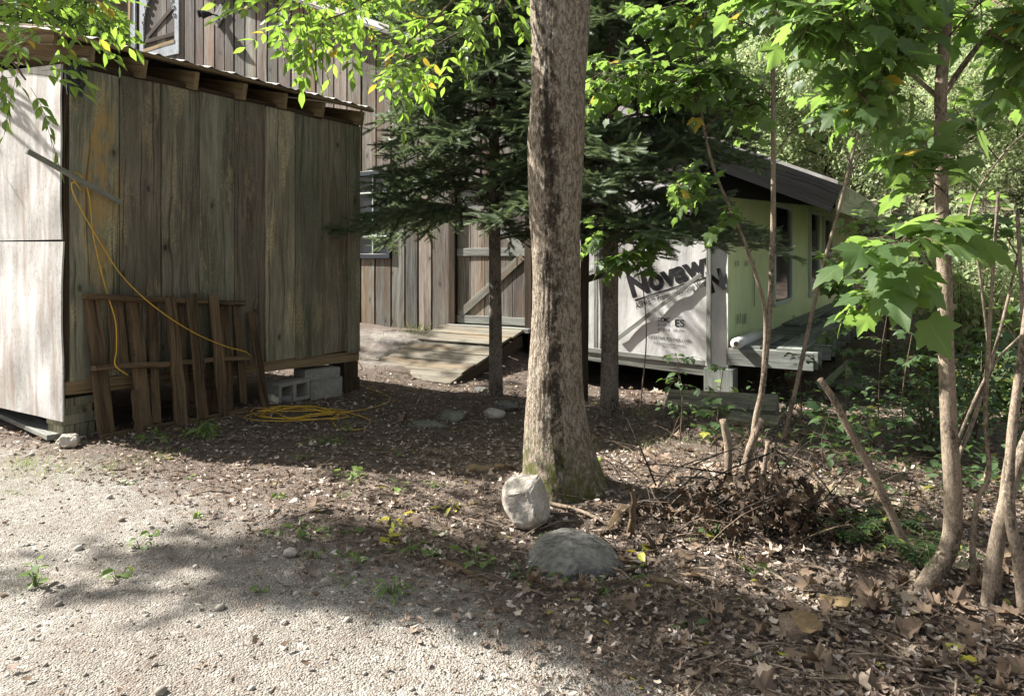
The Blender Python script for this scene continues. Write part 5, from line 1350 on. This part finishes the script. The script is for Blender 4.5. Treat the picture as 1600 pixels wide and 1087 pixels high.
scatter_leaves('leaf_litter', 'brown crumpled fallen leaves covering the forest floor', 32000, DEADO, 'dead_leaf', (.012, .040), .10, lift=.018, tilt=.42, dens=lambda x, y: np.where((y > 4.7) & (x > 1.2), .55, 1))
scatter_leaves('maple_litter', 'larger lobed dead leaves lying among the litter', 3600, DEADM, 'dead_maple', (.035, .105), .03, lift=.02, tilt=.36, dens=lambda x, y: np.clip(.10 + .9*(x - .2)/1.6, .05, 1))
scatter_leaves('leaf_scraps', 'torn scraps of lobed dead leaves among the litter', 16000, DEADM, 'dead_leaf', (.012, .04), .08, lift=.018, tilt=.5)
scatter_leaves('leaf_crumbs', 'small dark leaf crumbs and needles over the ground', 42000, LANCE, 'dark_dead_leaf', (.006, .028), .34, lift=.010, pw=1.4, tilt=.4)
scatter_leaves('fresh_fallen_leaves', 'scattered green and yellow fallen leaves', 300, LANCE, 'yellow_leaf', (.03, .065), .12, lift=.012, tilt=.3)
# pebbles on the gravel
bm = bmesh.new(); bmesh.ops.create_icosphere(bm, subdivisions=1, radius=.5); pv = [v.co.copy() for v in bm.verts]; pf = [tuple(v.index for v in f.verts) for f in bm.faces]; bm.free()
PEB = ([(v.x, v.y * .8, v.z * .55) for v in pv], pf)
def pebbles(name, label, n, s0, s1, ymax, pw):
    x, y = sample(n, ymax, pw=pw); L = litter(x, y); keep = (rng.random(n) < 1.05 - L * .93) & ~insolid(x, y); x, y = x[keep], y[keep]; m = len(x)
    S = s0 + (s1 - s0) * rng.random(m) ** 4
    z = gsurf(x, y) + S * .12; a = rng.random(m) * 6.283
    o = leaf_obj(name, M['pebble'], None, PEB, np.stack([x, y, z], -1), np.stack([np.cos(a), np.sin(a), rng.normal(0, .2, m)], -1), np.stack([rng.normal(0, .3, m), rng.normal(0, .3, m), np.ones(m)], -1), S, curl=rng.uniform(.7, 1.4, m))
    o.data.polygons.foreach_set('use_smooth', [True] * len(o.data.polygons))
    tag(o, label, None, kind='stuff')
pebbles('gravel_stones', 'pale crushed stones of the gravel drive', 34000, .004, .0105, 5.0, 1.4)
pebbles('pebbles', 'larger loose pebbles on the gravel drive', 300, .012, .050, 5.5, 1.2)
pebbles('edge_stones', 'grey broken stones and grit along the edge of the gravel', 2600, .007, .026, 6.5, 1.3)
# twigs as litter
mb = MB()
x, y = sample(1000, 9, pw=1.4); keep = (litter(x, y) > .5) & ~insolid(x, y)
for a, b in zip(x[keep], y[keep]):
    an = rnd.uniform(0, 6.28); L = rnd.uniform(.04, .22); p = Vector((a, b, gs(a, b) + .015)); q = p + Vector((math.cos(an)*L, math.sin(an)*L, 0)); q.z = gs(q.x, q.y) + .012 + rnd.uniform(0, .03)
    mb.tube([p, p.lerp(q, .5) + Vector((rnd.gauss(0, .02), rnd.gauss(0, .02), .012)), q], [.0035, .003, .0015] if rnd.random() < .8 else [.006, .005, .003], 4)
tag(mb.build('twigs', M['dead_stick'], None, True), 'thin dry twigs strewn over the leaf litter', None, kind='stuff')
# sparse grass by the shed and in the hollow
P, T, S = [], [], []
def tuft(px, py, n, spread, h):
    c = gps(px, py)
    for _ in range(n):
        a, r_ = rnd.uniform(0, 6.28), abs(rnd.gauss(0, spread)); x_, y_ = c.x + math.cos(a)*r_, c.y + math.sin(a)*r_
        P.append((x_, y_, gs(x_, y_) - .005)); T.append((rnd.gauss(0, .45), rnd.gauss(0, .45), 1)); S.append(h * rnd.uniform(.5, 1.2))
for (px, py, n, s_, h) in ((40,728,320,.24,.06),(95,738,220,.20,.05),(170,735,150,.18,.05),(250,715,110,.14,.05),(20,770,120,.14,.04),(315,680,70,.07,.10),(330,690,40,.06,.08),(640,520,50,.25,.16),(655,515,30,.1,.2),(210,720,60,.15,.05),(500,690,50,.15,.05),(640,830,50,.15,.05),(1010,700,90,.4,.07),(1090,690,90,.35,.09),(1110,830,40,.08,.06),(1290,780,120,.4,.10),(1340,700,160,.5,.12),(770,880,50,.15,.05),(1000,655,60,.3,.12)): tuft(px, py, n, s_, h)
nn_ = np.stack([rng.normal(size=len(P)), rng.normal(size=len(P)), np.zeros(len(P)) + .05], -1)
tag(leaf_obj('grass', M['grass'], None, GRASS, np.array(P), np.array(T), nn_, np.array(S)), 'thin short grass growing in the leaf litter and gravel', None, kind='stuff')
# ground cover of small leaves on the shady right
x = rng.uniform(1.5, 9, 9000); y = rng.uniform(3.6, 12, 9000)
keep = (x / y > .24 + .05*np.sin(y*3)) & (y > np.where(x / y > .42, 3.6, 4.6)) & (rng.random(9000) < np.clip((x / y - .40) * 5, .0, 1) + .22 * (x / y > .30) * (y > 4.6)) & ~insolid(x, y); x, y = x[keep], y[keep]; m = len(x); a = rng.random(m) * 6.283
tag(leaf_obj('ground_cover', M['shrub_leaf'], None, OVAL, np.stack([x, y, gsurf(x, y) + rng.uniform(.02, .28, m)], -1), np.stack([np.cos(a), np.sin(a), rng.normal(-.2, .3, m)], -1), np.stack([rng.normal(0, .4, m), rng.normal(0, .4, m), np.ones(m)], -1), rng.uniform(.035, .085, m)), 'low green leafy ground cover under the saplings', None, kind='stuff')

# weeds: single small plants one can point at
def weed(label, px, py, n, leaf, h, mat='weed_leaf', tmpl=OVAL, seed=0, spread=.05, name='weed', cat='plant', group='small weeds on the ground'):
    r_ = random.Random(seed + px); p = gps(px, py); o = thing(name, label, cat, p, 0, group); mb = MB(); acc = []
    for k in range(n):
        an = k * 2.4 + r_.gauss(0, .3); hh = h * (k + 1) / n
        b = Vector((math.cos(an)*spread*r_.random(), math.sin(an)*spread*r_.random(), hh))
        mb.tube([Vector((0, 0, -.01)), b], .0018, 4, cap=False)
        acc.append((b, Vector((math.cos(an), math.sin(an), r_.gauss(-.1, .25))), Vector((r_.gauss(0, .3), r_.gauss(0, .3), 1)), leaf * r_.uniform(.6, 1.15)))
    mb.build('stem', M['weed_leaf'], o); acc_obj('foliage', M[mat], o, tmpl, acc); return o
weed('broad leaved green weed at the foot of the slatted pallet', 235, 692, 12, .10, .06, spread=.10, tmpl=LANCE)
weed('bushy narrow leaved weed right of the pallet foot', 322, 684, 26, .09, .13, tmpl=LANCE, spread=.05)
weed('pale weed with an orange leaf alone on the gravel', 55, 915, 12, .05, .10, spread=.03)
weed('yellow leaved sprig at the pallet foot', 292, 680, 6, .06, .05, 'yellow_leaf', LANCE, spread=.06)
weed('flat green weed left of centre in front of the coiled cord', 505, 690, 12, .06, .03, spread=.12)
weed('small green weed under the coiled cord', 540, 668, 8, .05, .04, spread=.08)
weed('grey green weed in the shade left of the trunk', 550, 748, 12, .055, .05, spread=.09)
weed('fresh green weed beside a fallen twig left of the trunk', 622, 768, 5, .06, .05, spread=.04)
weed('wilted yellow green sprig on the sunlit strip', 612, 822, 10, .07, .05, 'yellow_leaf', LANCE, spread=.06)
weed('yellow lobed leaf plant beside the wilted sprig', 606, 848, 4, .075, .03, 'yellow_leaf', MAPLE, spread=.03)
weed('flat yellow green sprig on the sunlit litter', 515, 832, 12, .07, .03, 'weed_leaf', LANCE, spread=.12)
weed('pale silvery leaf spray on the edge of the gravel', 640, 862, 9, .075, .03, 'weed_leaf', LANCE, spread=.07)
weed('drooping grey green weed in the gravel shadow', 615, 930, 14, .06, .05, 'weed_leaf', LANCE, spread=.05)
weed('yellow compound leaf lying left of the pale stone', 708, 790, 8, .065, .02, 'yellow_leaf', LANCE, spread=.08)
weed('green weed below the pale stone by the boulder', 745, 885, 12, .055, .05, spread=.08)
weed('dark leaved weed at the left foot of the boulder', 818, 902, 9, .06, .04, 'shrub_leaf', LANCE, spread=.06)
weed('green weed in front of the boulder', 885, 908, 8, .045, .03, spread=.05)
weed('glossy leaved seedling right of the boulder', 1120, 835, 9, .075, .07, 'shrub_leaf', OVAL, spread=.06)
weed('yellow leaf pair right of the boulder', 1000, 872, 4, .075, .03, 'yellow_leaf', OVAL, spread=.03)
weed('bright green seedling in front of the grey beam', 1132, 640, 12, .13, .30, 'weed_leaf', OVAL, spread=.10)
weed('small bright seedling in the brushy hollow', 1110, 690, 7, .09, .12, 'weed_leaf', OVAL, spread=.06)
weed('low green sprig on the leaf litter near the lower right', 1070, 985, 7, .05, .03, 'shrub_leaf', OVAL, spread=.05)
weed('yellow star shaped leaf on the litter at lower right', 1505, 1022, 3, .085, .02, 'yellow_leaf', MAPLE, spread=.02)
weed('green weed among stones left of the boulder', 545, 912, 5, .05, .02, 'weed_leaf', LANCE, spread=.06)
tiny = weed('tiny green seedling growing in the leaf litter', 470, 720, 5, .045, .03, spread=.04, group='tiny seedlings in the leaf litter')
fr = random.Random(23)
for k in range(34):
    p = gps(fr.choice((fr.uniform(150, 560), fr.uniform(400, 800), fr.uniform(600, 1200))), fr.uniform(690, 930)); o = copy_tree(tiny); o.location = p; o.rotation_euler = (0, 0, fr.uniform(0, 6.28)); q_ = fr.uniform(.6, 1.4); o.scale = (q_, q_, q_)
for (px, py, lab) in ((1440, 890, 'green fern at the foot of the curved maple'), (1330, 850, 'fern in the shade behind the leaf bank'), (1400, 830, 'fern left of the curved maple behind the leaning stick')):
    p = gps(px, py); o = thing('fern', lab, 'fern', p, 0, 'ferns'); acc = []; mb = MB()
    for k in range(9):
        an = k * .7 + rnd.gauss(0, .1); L = rnd.uniform(.16, .28); pts = catmull([Vector((0, 0, 0)), Vector((math.cos(an)*L*.5, math.sin(an)*L*.5, L*.55)), Vector((math.cos(an)*L, math.sin(an)*L, L*.42))], 6)
        mb.tube(pts, .0016, 3, cap=False); pp = Vector((-math.sin(an), math.cos(an), 0))
        for i in range(2, len(pts)):
            for s_ in (-1, 1): acc.append((pts[i], (pp * s_ + Vector((math.cos(an), math.sin(an), 0)) * .3), Vector((0, 0, 1)), .07 * (1.15 - i / len(pts))))
    mb.build('stem', M['weed_leaf'], o); acc_obj('frond', M['shrub_leaf'], o, LANCE, acc)

# brush heap: cut boughs with withered leaves
bp = gps(1195, 825); br = thing('brush_heap', 'dark heap of cut brush with withered brown leaves below the forked sapling', 'brush heap', bp)
mb = MB(); acc = []
for k in range(46):
    an = rnd.uniform(0, 6.28); r_ = rnd.uniform(.1, .5); p = Vector((rnd.gauss(0, .28), rnd.gauss(0, .14), rnd.uniform(.0, .34))); d = Vector((rnd.gauss(0, 1), rnd.gauss(0, .7), rnd.gauss(.25, .55))).normalized()
    L = rnd.uniform(.2, .6); q = [p - d*L*.5, p + Vector((0, 0, .008)), p + d*L*.5]
    for v in q: v.z = max(v.z, -.02)
    mb.tube(q, [.005, .004, .0015], 5)
for k in range(420):
    xx_ = rnd.gauss(0, .26); p = Vector((xx_, rnd.gauss(0, .13), rnd.uniform(0, 1) * (.30 - .22 * min(1, abs(xx_) / .5)))); a = rnd.uniform(0, 6.28)
    acc.append((p, Vector((math.cos(a), math.sin(a), rnd.gauss(-.8, .5))), Vector((rnd.gauss(0, 1), rnd.gauss(0, 1), rnd.gauss(.2, .6))), rnd.uniform(.03, .065)))
mb.build('twig', M['far_bark'], br, True); acc_obj('withered_leaves', M['withered'], br, DEADM, acc)
# brushy sticks in the dark hollow: single fallen sticks
SK = [((1000,742),(1085,755),.010,'short dark branch lying right of the big trunk'),((1050,815),(1100,780),.012,'dark forked branch on the litter before the brush heap'),((860,790),(965,830),.010,'slender pale stick running from the trunk foot past the boulder'),
      ((935,870),(1010,885),.016,'weathered wood splinter lying across the boulder edge'),((1015,912),(1065,925),.016,'pale peeled wood piece in the litter right of the boulder'),((975,800),(950,835),.02,'rotten brown log chunk behind the boulder'),
      ((1240,800),(1290,905),.006,'thin white stick lying on the leaf bank'),((1245,880),(1310,905),.007,'thin brown stick on the leaf bank'),((1400,980),(1440,975),.017,'broken pale branch piece at lower right'),((1385,1000),(1425,1050),.014,'bark strip lying in the lower right litter'),
      ((560,768),(615,766),.008,'grey twig in the shade left of the big trunk'),((690,880),(765,915),.013,'brown bark strip between gravel and boulder'),((1330,800),(1470,830),.008,'long grey stick behind the curved maple'),((1350,785),(1460,783),.011,'horizontal grey pole behind the leaning stick'),((1200,700),(1330,760),.006,'long thin stick crossing the hollow behind the brush heap'),((1280,770),(1400,850),.006,'thin pale stick slanting down to the leaning stick'),((730,740),(800,735),.02,'flat pale wood piece left of the big trunk foot')]
for k, (p_, q_, r_, lab) in enumerate(SK):
    a, b = gps(*p_, r_*.9), gps(*q_, r_*.9); m_ = a.lerp(b, .5) + Vector((rnd.gauss(0, .015), rnd.gauss(0, .015), .01 + rnd.random()*.02))
    if r_ >= .013:
        o = MB().board(a + Vector((0, 0, -r_*.4)), b + Vector((0, 0, -r_*.3)), r_*2.6, r_*1.1, (rnd.gauss(0, .3), -.3, 1), segs=6, warp=.0035, rag=.012, tw=(1, rnd.uniform(.5, .9)), twist=rnd.uniform(-.5, .5)).build('wood_scrap', M['pallet'] if k % 2 else M['shed_trim']); tag(o, lab, 'wood scrap', 'wood scraps on the ground'); continue
    stick_obj('fallen_stick', [a, m_, b], r_, r_*.7, M['dead_stick'] if k % 3 else M['twig'], lab, 'stick', 'sticks on the ground', 7, .09)
mb = MB()
for k in range(300):
    px_ = rnd.uniform(960, 1480); p = gps(px_, rnd.uniform(625, 870)); an = rnd.uniform(0, 6.28); L = rnd.uniform(.12, .55); up = rnd.uniform(.05, 1.0) ** 1.5
    q = [p, p + Vector((math.cos(an)*L*.45, math.sin(an)*L*.45, L*up*.45)), p + Vector((math.cos(an)*L, math.sin(an)*L, L*up*.75 - .05*L))]
    q[2].z = max(q[2].z, gs(q[2].x, q[2].y) + .01)
    mb.tube(catmull(q, 3), [.0028]*4 + [.002, .0016, .001], 3, cap=False)
tag(mb.build('dry_stems', M['twig'], None, True), 'tangle of thin dry stems over the brushy hollow', None, kind='stuff')
# upright splinter + cut stump
a = gps(985, 835); o = MB().board(a, at(990, 768, a.y - .03), .035, .018, (.3, -1, 0), segs=5, warp=.003, rag=.02, tw=(1, .5)).build('wood_splinter', M['pallet']); tag(o, 'upright broken wood splinter between the big trunk and the boulder', 'splinter')
p = gps(1252, 985); st = thing('stump', 'low cut stump with a bright tan top in the leaf litter', 'stump', p); st.rotation_euler = (R(5), R(-7), 0)
trunk_mesh('side', [Vector((0,0,-.05)), Vector((0,0,.02)), Vector((0.004,0,.042))], [.085,.075,.07], M['twig'], st, 10, 20, .16, 0, 4)
MB().tube([Vector((0.004,0,.036)), Vector((.004,.0,.047))], .064, 16, .14).build('cut_face', plain('stump_face', (.26,.18,.10,1), .9, .1, nscale=60, namt=.5, bump=.5), st)
o = MB().board(gps(1285, 938, .02), gps(1325, 945, .02), .05, .015, (.2,-.5,1), rag=.02).build('wood_chip', M['cut_wood']); tag(o, 'orange tan wood chip lying behind the cut stump', 'wood chip')
